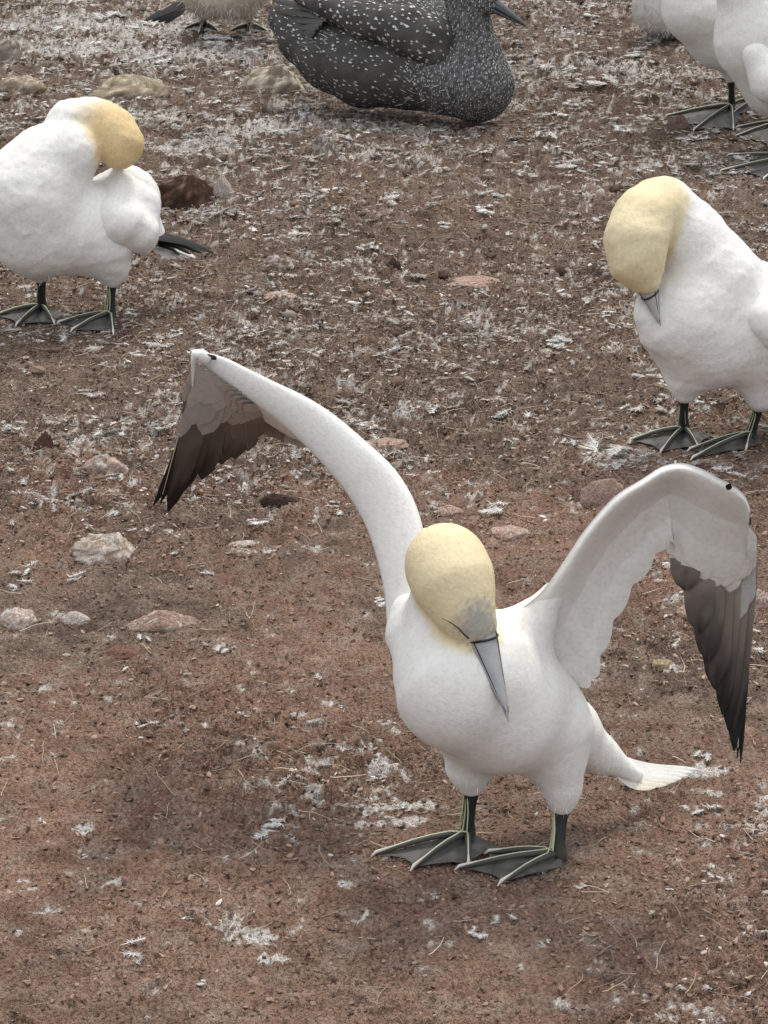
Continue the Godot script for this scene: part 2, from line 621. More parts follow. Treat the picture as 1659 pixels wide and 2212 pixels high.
func crumb_mesh(sd: int, flat: float) -> ArrayMesh:
	var s := Shape.new()
	var r := RandomNumberGenerator.new()
	r.seed = sd
	for row in 5:
		for k in 7:
			var th := PI * (row * 0.92 + 0.16) / 4.0
			var d := Vector3(sin(th) * cos(TAU * k / 7.0), cos(th) * flat, sin(th) * sin(TAU * k / 7.0))
			s.point(d * r.randf_range(0.4, 1.2) * 0.5 * Vector3(1.0, 1.0, 0.7), Color.WHITE)
	s.sheet(0, 5, 7, true)
	s.cap(0, 7, true)
	s.cap(28, 7)
	return s.mesh()

# a few small moulted feathers lying together: barbs along short curved shafts, with loose fluff
func down_mesh(sd: int, barbs: int, wide := 1.0) -> ArrayMesh:
	var s := Shape.new()
	var r := RandomNumberGenerator.new()
	r.seed = sd
	var shafts := r.randi_range(2, 4)
	for q in shafts:
		var turn := r.randf() * TAU if q else 0.0
		var dir := Vector3(cos(turn), 0, sin(turn))
		var side := Vector3(-sin(turn), 0, cos(turn))
		var root := Vector3(r.randfn() * 0.22, 0.012 + 0.02 * q, r.randfn() * 0.13) - dir * 0.2
		var long := r.randf_range(0.22, 0.45)
		var bend := r.randf_range(-0.3, 0.3)
		var lift := r.randf_range(0.0, 0.22)
		var part_barbs := barbs / shafts
		for k in part_barbs:
			var u := pow(r.randf(), 0.8)
			var p := root + dir * long * u + side * bend * long * u * u + Vector3(0, lift * u * long, 0)
			var sgn := -1.0 if k % 2 else 1.0
			var d := (dir * r.randf_range(0.2, 1.2) + side * sgn * r.randf_range(0.3, 1.0) + Vector3(0, r.randf_range(-0.12, 0.18), 0)).normalized()
			if r.randf() < 0.3: d = Vector3(r.randfn(), r.randf_range(-0.1, 0.3), r.randfn()).normalized()
			var wv := d.cross(Vector3.UP).normalized() * 0.008 * wide * r.randf_range(0.5, 1.6)
			var reach := long * r.randf_range(0.25, 0.7) * (1.0 - 0.5 * u)
			var curl := dir * r.randf_range(0.0, 0.9) + Vector3(r.randfn(), r.randfn() * 0.4 - 0.2, r.randfn()) * 0.3
			var shade := Color(0.76, 0.74, 0.72) * r.randf_range(0.5, 1.05)
			var first := s.v.size()
			for n in 4:
				var f := n / 3.0
				s.point(p - wv * (1.0 - 0.8 * f), shade)
				s.point(p + wv * (1.0 - 0.8 * f) + Vector3(0, 0.004, 0), shade)
				p += d * reach / 3.0
				p.y = maxf(p.y, 0.0)
				d = (d + curl * 0.4).normalized()
			s.sheet(first, 4, 2)
	return s.mesh()

func scatter(called: String, m: Mesh, count: int, size: Vector2, colours: Array, label: String, category: String, keep: Callable, opts := {}) -> void:
	var mm := MultiMesh.new()
	mm.transform_format = MultiMesh.TRANSFORM_3D
	mm.use_colors = true
	mm.mesh = m
	var where: Array[Transform3D] = []
	var tint := PackedColorArray()
	var tries := 0
	count = int(count * 1.22)
	while where.size() < count and tries < count * 6:
		tries += 1
		var d := sqrt(rng.randf_range(2.35 * 2.35, 9.4 * 9.4)) if rng.randf() < opts.get("far", 0.7) else rng.randf_range(2.35, 6.0)
		var x := rng.randf_range(-1, 1) * (0.185 * d + 0.28)
		var lm := litter_at(x, -d)
		if rng.randf() > keep.call(lm, d):
			continue
		var sz := lerpf(size.x, size.y, pow(rng.randf(), 2.2))
		var b := Basis(Vector3.UP, rng.randf() * TAU)
		var tilt: float = opts.get("tilt", 0.3)
		b = b * Basis(Vector3.RIGHT, rng.randfn() * tilt) * Basis(Vector3.BACK, rng.randfn() * tilt)
		b = b.scaled_local(Vector3.ONE * sz * Vector3(1, rng.randf_range(0.6, 1.2), rng.randf_range(0.6, 1.2)))
		where.append(Transform3D(b, Vector3(x, ground_y(x, -d, lm) + sz * float(opts.get("lift", 0.1)), -d)))
		var c: Color = colours[rng.randi() % colours.size()]
		tint.append(c * rng.randf_range(0.7, 1.25))
	mm.instance_count = where.size()
	for k in where.size():
		mm.set_instance_transform(k, where[k])
		mm.set_instance_color(k, tint[k])
	var o := MultiMeshInstance3D.new()
	o.name = called
	o.multimesh = mm
	o.material_override = M.litter
	add_child(o, true)
	tag(o, label, category, "", "stuff")

func tuft_label(p: Vector3) -> String:
	var best := 0.4
	var said := "loose tuft of moulted white down on open soil clear of birds and stones"
	for l in landmarks:
		if p.distance_to(l[0]) < best:
			best = p.distance_to(l[0])
			said = "tuft of white down on soil near " + l[1]
	return said

func build_litter() -> void:
	var straw := [col(0.46, 0.38, 0.28), col(0.32, 0.25, 0.19), col(0.2, 0.15, 0.115), col(0.56, 0.49, 0.4), col(0.38, 0.3, 0.235), col(0.15, 0.108, 0.085)]
	var soil := [col(0.27, 0.175, 0.13), col(0.21, 0.145, 0.11), col(0.15, 0.104, 0.08), col(0.28, 0.205, 0.16), col(0.11, 0.078, 0.062), col(0.33, 0.24, 0.19)]
	var pale := [col(0.62, 0.58, 0.54), col(0.5, 0.44, 0.4), col(0.7, 0.66, 0.62), col(0.45, 0.36, 0.3)]
	for k in 5:
		scatter("straw_litter", fibre_mesh(50 + k), 11000, Vector2(0.010, 0.055), straw, ["dry curled straw and rootlets littering the soil", "fine dead grass stems tangled over the soil", "short brown root hairs lying on the soil", "pale bent stalks scattered across the colony floor", "thin twisted fibres matted into the nest litter"][k], "straw", func(lm, _d): return 0.06 + lm * 1.1, {"lift": 0.04, "tilt": 0.2})
	for k in 3:
		scatter("soil_crumbs", crumb_mesh(70 + k, 0.7), 34000, Vector2(0.0015, 0.009), soil, ["loose dark soil crumbs covering the ground", "small earth lumps scattered over the ground", "crumbled reddish soil on the ground"][k], "soil", func(lm, _d): return 0.2 + lm, {"lift": 0.12, "far": 0.5})
	for k in 3:
		scatter("soil_flakes", crumb_mesh(80 + k, 0.3), 20000, Vector2(0.004, 0.015), soil, ["thin dried soil flakes lying flat", "broad curled mud flakes on the trodden ground", "little plates of dry peat on the ground"][k], "soil", func(lm, _d): return 0.3 + lm * 0.9, {"lift": 0.05, "tilt": 0.3, "far": 0.5})
	for k in 2:
		scatter("dropping_crusts", crumb_mesh(90 + k, 0.4), 3600, Vector2(0.003, 0.016), pale, ["dried pale droppings flaked over the litter", "whitish crust crumbs mixed in the litter"][k], "droppings", func(lm, _d): return -0.05 + lm * 1.0, {"lift": 0.10, "tilt": 0.4})
	for k in 4:
		scatter("down_scraps", down_mesh(100 + k, 120, 1.0), 2600, Vector2(0.022, 0.085), [Color(0.98, 0.97, 0.96), Color(0.8, 0.77, 0.74), Color(0.6, 0.55, 0.5)], ["tiny scraps of white down caught in the litter", "greyish down fluff trodden into the ground", "small moulted body feathers among the straw", "matted woolly down around the nests"][k], "down", func(lm, _d): return -0.05 + lm * lm * 1.2, {"lift": 0.0, "tilt": 0.1, "far": 0.9})
	scatter("earth_lumps", crumb_mesh(95, 0.6), 900, Vector2(0.012, 0.045), [col(0.2, 0.14, 0.105), col(0.3, 0.25, 0.21), col(0.12, 0.085, 0.065), col(0.42, 0.38, 0.34)], "clumps of peat and matted nest material on the slope", "soil", func(lm, d): return smoothstep(3.6, 7.0, d) * (0.2 + lm), {"lift": 0.1, "tilt": 0.3})
	scatter("matted_down", down_mesh(110, 200, 1.3), 2400, Vector2(0.05, 0.13), [Color(0.95, 0.94, 0.93), Color(0.75, 0.72, 0.69), Color(0.6, 0.56, 0.52)], "flat mats of trampled down among the nests", "down", func(lm, d): return (1.0 if d > 5.6 else 0.12) * (lm - 0.15), {"lift": 0.0, "tilt": 0.06, "far": 1.0})
	# the larger moulted feathers, one by one
	for q in [[1105, 1860, "the gannet with spread wings"], [165, 700, "the gannet with its head laid over its back"], [1550, 965, "the gannet with bowed head"], [850, 240, "the speckled young gannet"], [1640, 290, "the gannets with overlapping bodies"], [500, 66, "the buff downy chick"]]:
		landmarks.append([G(q[0], q[1]), q[2]])
	var kinds := []
	for k in 6:
		kinds.append(down_mesh(120 + k, 340, 1.0))
	var spots := [[830, 1640, 60], [1515, 1748, 80], [1260, 1920, 34], [1085, 1990, 44], [1030, 2025, 52], [292, 2068, 62], [455, 1572, 52], [315, 1575, 50], [440, 2140, 26], [1550, 1908, 34], [1180, 2033, 20], [690, 1465, 30], [870, 1740, 60], [375, 1190, 40], [445, 1240, 34], [170, 1240, 50], [305, 1378, 36], [485, 1420, 38], [490, 1855, 26], [185, 1862, 20], [95, 1800, 24], [800, 545, 50], [735, 580, 52], [975, 730, 50], [900, 615, 36], [1040, 475, 70], [960, 505, 40], [1075, 795, 46], [1210, 755, 60], [1105, 905, 60], [1230, 960, 50], [1085, 1115, 80], [1190, 755, 44], [230, 945, 60], [60, 1225, 60], [40, 1255, 44], [385, 1005, 26], [620, 1015, 30], [580, 1010, 32], [545, 925, 24], [370, 545, 50], [70, 640, 36], [820, 1300, 50], [720, 1525, 40], [1330, 985, 110], [1380, 1000, 70], [1135, 1385, 30], [1385, 1490, 26], [1520, 1640, 50], [1010, 700, 40], [420, 300, 80], [520, 330, 70], [770, 270, 80], [640, 250, 60], [470, 95, 90], [300, 60, 100], [230, 40, 90], [360, 130, 90], [150, 80, 80], [600, 300, 60], [540, 440, 50], [640, 480, 46], [860, 440, 60], [1180, 300, 70], [1250, 370, 60], [1310, 200, 70], [1380, 130, 60], [1290, 80, 60], [1180, 160, 50], [1350, 290, 60], [1240, 230, 60], [1490, 300, 60], [1600, 500, 40], [1655, 520, 40]]
	for sp in spots:
		var g := G(sp[0], sp[1])
		var size: float = sp[2] / (FOCAL / (g - EYE).dot(fwd))
		g.y = ground_y(g.x, g.z) + 0.001
		var o := single("down_feather", kinds[rng.randi() % kinds.size()], M.litter, g, tuft_label(g), "feather", "white down tufts on the ground")
		o.rotation.y = rng.randf() * TAU
		o.scale = Vector3.ONE * size * rng.randf_range(1.3, 1.6)
	for k in 130:
		var d := rng.randf_range(2.5, 9.0)
		var x := rng.randf_range(-1, 1) * 0.165 * d
		if rng.randf() > litter_at(x, -d) * 1.1:
			continue
		var o := single("down_feather", kinds[rng.randi() % kinds.size()], M.litter, Vector3(x, ground_y(x, -d) + 0.001, -d), tuft_label(Vector3(x, 0, -d)), "feather", "white down tufts on the ground")
		o.rotation.y = rng.randf() * TAU
		o.scale = Vector3(1, 1, rng.randf_range(0.6, 1.2)) * rng.randf_range(0.035, 0.085)


# ---------------------------------------------------------------- bird parts
func chain(b: Blend, pts: Array) -> void:
	for k in pts.size() - 1:
		var p: Array = pts[k]
		var q: Array = pts[k + 1]
		b.bone(P(p[0], p[1], p[2]), P(q[0], q[1], q[2]), p[3], q[3])
	b.chains += 1

# a smooth body from chains of [x, y, depth, radius]; paint(p, n) gives the plumage colour
func soft_part(called: String, chains: Array, cell: float, soft: float, paint: Callable, material: Material, parent: Node3D, ruffle := 0.0012) -> Array:
	var b := Blend.new()
	b.soft = soft
	for ch in chains:
		if ch.is_empty(): b.groups += 1
		else: chain(b, ch)
	last_blend = b
	var r := b.net(cell)
	var s := Shape.new()
	s.v = r[0]
	s.i = r[2]
	var nor: PackedVector3Array = r[1]
	for k in s.v.size():
		var p := s.v[k]
		s.c.append(paint.call(p, nor[k]))
		if ruffle > 0.0:
			s.v[k] = p + nor[k] * (noise_cell.get_noise_3dv(p * 2.2) * ruffle + noise_clod.get_noise_3dv(p * 1.5) * ruffle * 1.6)
	var given := PackedVector3Array() if ruffle > 0.0 else nor
	part(called, s.mesh(base_of(parent), given), material, parent)
	return [s.v, nor]

func field(chains: Array, soft := 0.03) -> Blend:
	var b := Blend.new()
	b.soft = soft
	for ch in chains: chain(b, ch)
	return b

# where the line of sight through a pixel of the photograph meets the soft part made last
func skin_at(x: float, y: float, t: float, proud := 0.0) -> Vector3:
	var d := t - 0.25
	for k in 60:
		var e := last_blend.at(P(x, y, d))
		if e < 0.0004: break
		d += e * 0.8
		if d > t + 0.1: return P(x, y, t)
	return P(x, y, d - proud)

# a flat feather from root to tip, facing about n
func feather_shape(s: Shape, root: Vector3, tip: Vector3, n: Vector3, wide: float, tint: Array, opts := {}) -> void:
	var first := s.v.size()
	var axis := tip - root
	var side := axis.cross(n).normalized()
	var nn := side.cross(axis).normalized()
	if nn.dot(n) < 0.0: nn = -nn
	var rows := 12
	var bow: float = opts.get("bow", 0.0)
	var sweep: float = opts.get("sweep", 0.0)
	var pointed: float = opts.get("pointed", 0.0)
	for r in rows:
		var u := r / float(rows - 1)
		var hw := wide * 0.5 * minf(1.0, 0.45 + u * 3.0) * lerpf(1.0, 1.0 - u * 0.8, pointed)
		if u > 0.72: hw *= sqrt(maxf(0.02, 1.0 - pow((u - 0.72) / 0.28, 2.0)))
		var mid := root + axis * u + nn * bow * sin(PI * u) + side * sweep * sin(PI * u)
		for k in 5:
			var q := k / 2.0 - 1.0
			var jag := 1.0 + 0.05 * noise_fine.get_noise_2d(u * 0.6 + root.x * 9.0, q + root.y * 5.0)
			var cc: Color = tint[0].lerp(tint[1], clampf(u * opts.get("fade", 1.0) + 0.25 * noise_fine.get_noise_2d(u * 0.05 + root.x * 3.0, q * 0.08), 0.0, 1.0))
			s.point(mid + side * hw * q * jag - nn * wide * float(opts.get("camber", 0.04)) * q * q, cc)
	s.sheet(first, rows, 5)

func feather(called: String, root: Vector3, tip: Vector3, n: Vector3, wide: float, tint: Array, material: Material, parent: Node3D, opts := {}) -> MeshInstance3D:
	var s := Shape.new()
	feather_shape(s, root, tip, n, wide, tint, opts)
	return part(called, s.mesh(base_of(parent)), material, parent)

# leg with its webbed foot; top: where it leaves the feathers; ankle and toe tips on the ground
func leg(parent: Node3D, top: Vector3, ankle: Vector3, toes: Array, thick := 1.0, hallux = null) -> void:
	var black := col(0.022, 0.024, 0.024)
	var skin := col(0.098, 0.096, 0.089)
	var line := col(0.50, 0.54, 0.36)
	var up := Vector3.UP
	var joint := ankle + up * 0.020
	var s := Shape.new()
	var out: Vector3 = ((toes[toes.size() / 2] as Vector3) - ankle).normalized()
	s.tube([top + up * 0.03, top, top.lerp(joint, 0.4), top.lerp(joint, 0.8), joint + up * 0.002, ankle + up * 0.008 - out * 0.008], [0.0118 * thick, 0.0110 * thick, 0.0080 * thick, 0.0077 * thick, 0.0102 * thick, 0.006], 10, [black, black, black * 1.4, black * 1.6, skin * 0.7, skin])
	var lg := part("leg", s.mesh(base_of(parent)), M.web, parent)
	# toes and webs
	var rays := []
	for t in toes:
		rays.append(t)
	if hallux != null: rays.append(hallux)
	var w := Shape.new()
	var rr := 9
	var cc := 7
	for n in rays.size() - 1:
		var a: Vector3 = rays[n]
		var b: Vector3 = rays[n + 1]
		var first := w.v.size()
		for r in rr:
			var f := r / float(rr - 1)
			for k in cc:
				var u := k / float(cc - 1)
				var sag := 1.0 - 0.13 * 4.0 * u * (1.0 - u) * f
				var pa := joint.lerp(a + up * 0.005, f * sag)
				var pb := joint.lerp(b + up * 0.005, f * sag)
				var p := pa.lerp(pb, u)
				p.y = maxf(p.y * (1.0 - 0.45 * 4.0 * u * (1.0 - u) * (1.0 - f * 0.5)), 0.0065) + noise_fine.get_noise_2d(p.x * 1.2, p.z * 1.2) * 0.0016
				w.point(p, skin * (1.0 + 0.7 * noise_clod.get_noise_2d(p.x * 3.0, p.z * 3.0)))
		w.sheet(first, rr, cc)
	var foot := part("webbed_foot", w.mesh(base_of(lg)), M.web, lg)
	for n in toes.size():
		var tip: Vector3 = toes[n]
		var q := Shape.new()
		var path := []
		var rad := []
		for k in 6:
			var f := k / 5.0
			var p := joint.lerp(tip + up * 0.006, f)
			p.y = maxf(p.y + 0.005 * sin(PI * f), 0.007)
			path.append(p)
			rad.append((0.0046 - 0.0016 * f) * thick)
		q.tube(path, rad, 7, [skin * 0.75])
		part("toe", q.mesh(base_of(foot)), M.web, foot)
		# pale line along the toe and up the shank
		var l := Shape.new()
		var lp := []
		var lr := []
		var fan := (n - (toes.size() - 1) * 0.5) * 0.0055
		var face := (EYE - top)
		face = (out + up * 0.1).normalized()
		var across := face.cross(up).normalized()
		lp.append(top + up * 0.004 + face * 0.0092 * thick + across * fan * 0.3)
		lp.append(top.lerp(joint, 0.5) + face * 0.0077 * thick + across * fan * 0.9)
		lp.append(joint + up * 0.005 + face * 0.0090 * thick + across * fan * 1.3)
		for k in range(1, 6):
			lp.append(path[k] + up * (float(rad[k]) * 0.88))
		lp.append(tip + up * 0.004 + (tip - ankle).normalized() * 0.006)
		for k in lp.size():
			lr.append((0.0011 if k > 0 and k < lp.size() - 2 else (0.0024 if k == lp.size() - 2 else 0.0010)) * thick)
		l.tube(lp, lr, 6, [line, line, line, line, line * 1.1, line * 1.1, col(0.6, 0.6, 0.5), col(0.65, 0.62, 0.55), col(0.6, 0.56, 0.5)])
		part("toe_stripe", l.mesh(base_of(foot)), M.stripe, foot)

# a dagger bill from the middle of its base to its tip; ridge: which way the culmen faces
func bill(parent: Node3D, base: Vector3, tip: Vector3, ridge: Vector3, wide: float, deep: float, tint: Color, dark: Color, edge := 0.0) -> void:
	var axis := (tip - base)
	var dir := axis.normalized()
	var side := dir.cross(ridge).normalized()
	var up := side.cross(dir).normalized()
	for half in 2:
		var s := Shape.new()
		var rows := 14
		var cols := 9
		for r in rows:
			var u := r / float(rows - 1)
			var k := pow(1.0 - u, 0.95) * 0.95 + 0.025
			if half == 1: u *= 0.97
			var mid := base + axis * u
			if u > 0.8: mid -= up * 0.05 * axis.length() * pow((u - 0.8) / 0.2, 2.0)
			for c in cols:
				var a := PI * c / (cols - 1)
				var x := cos(a) * wide * 0.5 * k
				var y := sin(a) * deep * (0.62 if half == 0 else -0.42) * k + (0.0006 if half == 0 else -0.0006)
				var tone := tint * (1.0 + 0.25 * noise_clod.get_noise_2d(u * 0.5, a * 0.05)) * (1.0 if half == 0 else 0.8)
				s.point(mid + side * x + up * y, tone)
		s.sheet(0, rows, cols, true)
		part("upper_mandible" if half == 0 else "lower_mandible", s.mesh(base_of(parent)), M.bill, parent)
	for e in [-1.0, 1.0]:
		var s := Shape.new()
		var path := []
		for r in 8:
			var u := r / 7.0
			var k := pow(1.0 - u * 0.92, 0.95)
			path.append(base + axis * (u * 0.92) + side * e * wide * 0.40 * k + up * deep * 0.385 * k)
		s.tube(path, [0.0006, 0.0008, 0.0009, 0.0008, 0.0007, 0.0007, 0.0005, 0.0004], 4, [dark])
		part("bill_groove", s.mesh(base_of(parent)), M.bill, parent)
	var g := Shape.new()
	var ring := []
	for r in 11:
		var a := PI * r / 10.0
		var kr := pow(1.0 - edge / axis.length(), 0.95)
		ring.append(base + dir * (edge + 0.010 * sin(a)) + side * cos(a) * wide * 0.5 * kr + up * sin(a) * deep * 0.63 * kr)
	g.tube(ring, [0.001, 0.0014, 0.0016, 0.0016, 0.0016, 0.0016, 0.0016, 0.0016, 0.0016, 0.0014, 0.001], 5, [dark])
	part("bill_edge", g.mesh(base_of(parent)), M.bill, parent)

func eye(parent: Node3D, at: Vector3, out: Vector3) -> void:
	var s := Shape.new()
	s.tube([at - out * 0.004, at + out * 0.0006, at + out * 0.0016], [0.0058, 0.0056, 0.0036], 12, [col(0.03, 0.03, 0.035)])
	var e := part("eye", s.mesh(base_of(parent)), M.eye, parent)
	var i := Shape.new()
	i.tube([at + out * 0.001, at + out * 0.002, at + out * 0.0028], [0.0042, 0.004, 0.002], 12, [col(0.5, 0.56, 0.6)])
	part("iris", i.mesh(base_of(e)), M.eye, e)

# small loose barbs over a soft surface, so that its outline is not clean
func fuzz(called: String, parent: Node3D, pts: Array, count: int, long: Vector2, tint: Array, lean: Vector3, where: Callable, wide := 0.05) -> void:
	var s := Shape.new()
	for k in 4:
		var f := k / 3.0
		var w := wide * (1.0 - 0.85 * f)
		s.point(Vector3(-w, f * 0.9, f * f * 0.35), Color.WHITE)
		s.point(Vector3(w, f * 0.9, f * f * 0.35 + 0.01), Color.WHITE)
	s.sheet(0, 4, 2)
	var mm := MultiMesh.new()
	mm.transform_format = MultiMesh.TRANSFORM_3D
	mm.use_colors = true
	mm.mesh = s.mesh()
	var list: Array[Transform3D] = []
	var cs := PackedColorArray()
	var v: PackedVector3Array = pts[0]
	var n: PackedVector3Array = pts[1]
	var at := base_of(parent)
	for k in count * 4:
		if list.size() >= count: break
		var q := rng.randi() % v.size()
		if not where.call(v[q], n[q]): continue
		var y := (n[q] * 0.45 + lean + Vector3(rng.randfn(), rng.randfn(), rng.randfn()) * 0.3).normalized()
		var x := y.cross(Vector3(rng.randfn(), rng.randfn(), rng.randfn())).normalized()
		var sz := rng.randf_range(long.x, long.y)
		list.append(Transform3D(Basis(x, y, x.cross(y)).scaled_local(Vector3.ONE * sz), v[q] - at - n[q] * 0.001 + Vector3(rng.randfn(), rng.randfn(), rng.randfn()) * 0.002))
		cs.append(tint[rng.randi() % tint.size()] * rng.randf_range(0.85, 1.1))
	mm.instance_count = list.size()
	for k in list.size():
		mm.set_instance_transform(k, list[k])
		mm.set_instance_color(k, cs[k])
	var o := MultiMeshInstance3D.new()
	o.name = called
	o.multimesh = mm
	o.material_override = M.litter
	parent.add_child(o, true)
	o.set_meta("kind", "stuff")

const WHITE := Color(0.83, 0.825, 0.805)

func white_paint(p: Vector3, _n: Vector3) -> Color:
	var d := noise_clod.get_noise_3dv(p * 1.6) * 0.04 + noise_fine.get_noise_3dv(p) * 0.03
	return WHITE * (1.0 + minf(d, 0.05))

# buff plumage on the head: dense within r0 of the given places, gone beyond r1
# the same, on what lies within r0 to r1 of a field
func crown_paint(p: Vector3, n: Vector3, f: Blend, r0: float, r1: float, buff: Color) -> Color:
	var d := f.at(p) + noise_fine.get_noise_3dv(p) * 0.003 + noise_clod.get_noise_3dv(p * 2.0) * 0.003
	return white_paint(p, n).lerp(buff * (1.0 + noise_fine.get_noise_3dv(p * 2.0) * 0.08), 1.0 - smoothstep(r0, r1, d))

func head_paint(p: Vector3, n: Vector3, spots: Array, r0: float, r1: float, buff: Color) -> Color:
	var d := 9.0
	for s in spots:
		d = minf(d, p.distance_to(s))
	d += noise_fine.get_noise_3dv(p) * 0.004 + noise_clod.get_noise_3dv(p * 2.0) * 0.006
	var w := 1.0 - smoothstep(r0, r1, d)
	return white_paint(p, n).lerp(buff * (1.0 + noise_fine.get_noise_3dv(p * 2.0) * 0.10), w)


# ---------------------------------------------------------------- the gannet with raised wings
func build_wing_gannet() -> void:
	var at := G(1105, 1840)
	var b := thing("gannet", at, "white gannet with buff head spreading both wings, bill pointed down", "gannet", "adult gannets")
	var buff := col(0.78, 0.67, 0.445)
	var hs := [P(962, 1216, 2.955), P(975, 1245, 2.945), P(995, 1285, 2.94), P(1015, 1320, 2.93)]
	var lore := P(1036, 1345, 2.905)
	var hf := field([[[963, 1216, 2.96, 0.0485], [980, 1258, 2.945, 0.0455], [1006, 1322, 2.935, 0.031], [1030, 1356, 2.93, 0.0215]]])
	var paint := func(p: Vector3, n: Vector3) -> Color:
		var c := crown_paint(p, n, hf, 0.002, 0.018, buff)
		var d: float = p.distance_to(lore) + noise_fine.get_noise_3dv(p * 3.0) * 0.022
		if d < 0.036:
			c = c.lerp(col(0.36, 0.36, 0.355), clampf((0.036 - d) * 40.0, 0.0, 0.85))
		return c
	var body := soft_part("body", [
		[[955, 1250, 3.0, 0.034], [962, 1340, 3.015, 0.046], [990, 1436, 3.01, 0.066], [1006, 1470, 3.0, 0.084]],
		[[1006, 1470, 3.0, 0.084], [1088, 1524, 3.03, 0.075], [1155, 1550, 3.09, 0.060], [1225, 1580, 3.14, 0.040], [1290, 1626, 3.17, 0.022], [1372, 1674, 3.19, 0.011]],
		[[1072, 1436, 3.04, 0.054], [1122, 1492, 3.07, 0.056]],
		[[1096, 1540, 3.03, 0.069], [1165, 1570, 3.07, 0.058]],
		[[1200, 1585, 3.055, 0.040], [1208, 1650, 3.065, 0.0275], [1214, 1706, 3.075, 0.0195], [1214, 1738, 3.08, 0.0135]],
		[[1020, 1600, 3.06, 0.042], [1014, 1655, 3.075, 0.0255], [1018, 1692, 3.085, 0.0165]],
		[[1085, 1432, 3.05, 0.045], [1122, 1384, 3.035, 0.033], [1156, 1338, 3.022, 0.022], [1190, 1288, 3.008, 0.010], [1222, 1236, 2.998, 0.004]],
		[[930, 1420, 3.04, 0.045], [886, 1370, 3.05, 0.026], [882, 1320, 3.06, 0.022]],
		[],
		[[963, 1216, 2.96, 0.0485], [980, 1258, 2.945, 0.0455], [1006, 1322, 2.935, 0.031], [1030, 1356, 2.93, 0.0215]],
		[[958, 1235, 2.985, 0.036], [960, 1290, 3.0, 0.036]],
	], 0.0046, 0.026, paint, M.plumage, b, 0.0004)
	fuzz("loose_feathers", b, body, 420, Vector2(0.005, 0.010), [WHITE * 0.9], Vector3(0, -1.6, 0), func(p: Vector3, _n: Vector3): return p.y < 0.118 and p.x < 0.29, 0.07)
	fuzz("crown_fuzz", b, body, 1200, Vector2(0.002, 0.0045), [buff], Vector3(0, -0.5, 0.3), func(p: Vector3, _n: Vector3): return p.distance_to(hs[0]) < 0.052, 0.12)
	bill(b, P(1027, 1346, 2.938), P(1101, 1556, 2.905), (EYE - P(1040, 1370, 2.92)).normalized() + Vector3(0.38, 0.05, 0), 0.047, 0.040, col(0.36, 0.365, 0.375), col(0.02, 0.02, 0.025), 0.0185)
	# gape line from the bill back under the cheek
	var gp := Shape.new()
	gp.tube([skin_at(1012, 1379, 2.93), skin_at(1003, 1371, 2.93), skin_at(990, 1357, 2.93), skin_at(975, 1346, 2.93), skin_at(956, 1336, 2.935)], [0.0014, 0.0012, 0.0009, 0.0006, 0.0003], 5, [col(0.05, 0.05, 0.055)])
	part("gape_line", gp.mesh(at), M.bill, b)
	eye(b, P(950, 1318, 2.952), Vector3(-0.85, -0.35, 0.2).normalized())
	eye(b, P(1058, 1306, 2.935), Vector3(0.95, -0.1, 0.1).normalized())
	leg(b, P(1018, 1702, 3.09), G(1010, 1826), [G(812, 1855), G(894, 1884), G(1012, 1876)], 1.0, G(1082, 1838))
	leg(b, P(1212, 1745, 3.082), G(1206, 1870), [G(1056, 1852), G(992, 1885), G(1083, 1917)], 1.0, G(1218, 1880))
	# tail
	var tail := Node3D.new()
	tail.name = "tail"
	b.add_child(tail)
	var tn := Vector3(-0.25, 0.9, 0.35)
	for k in 7:
		var f := k / 6.0
		var tip := P(lerpf(1415, 1508, pow(f, 0.7)), lerpf(1702, 1662, f), lerpf(3.16, 3.24, f))
		feather("tail_feather", P(1326 + 12 * f, 1656 - 14 * f, 3.176 + 0.01 * f), tip, tn + Vector3(0, 0, 0.1 * k), 0.014 if k < 3 else 0.019, [WHITE, WHITE * 0.95 if k > 2 else col(0.74, 0.68, 0.56)], M.feather, tail, {"bow": -0.018, "pointed": 0.55})
	raised_wing(b)
	bent_wing(b)

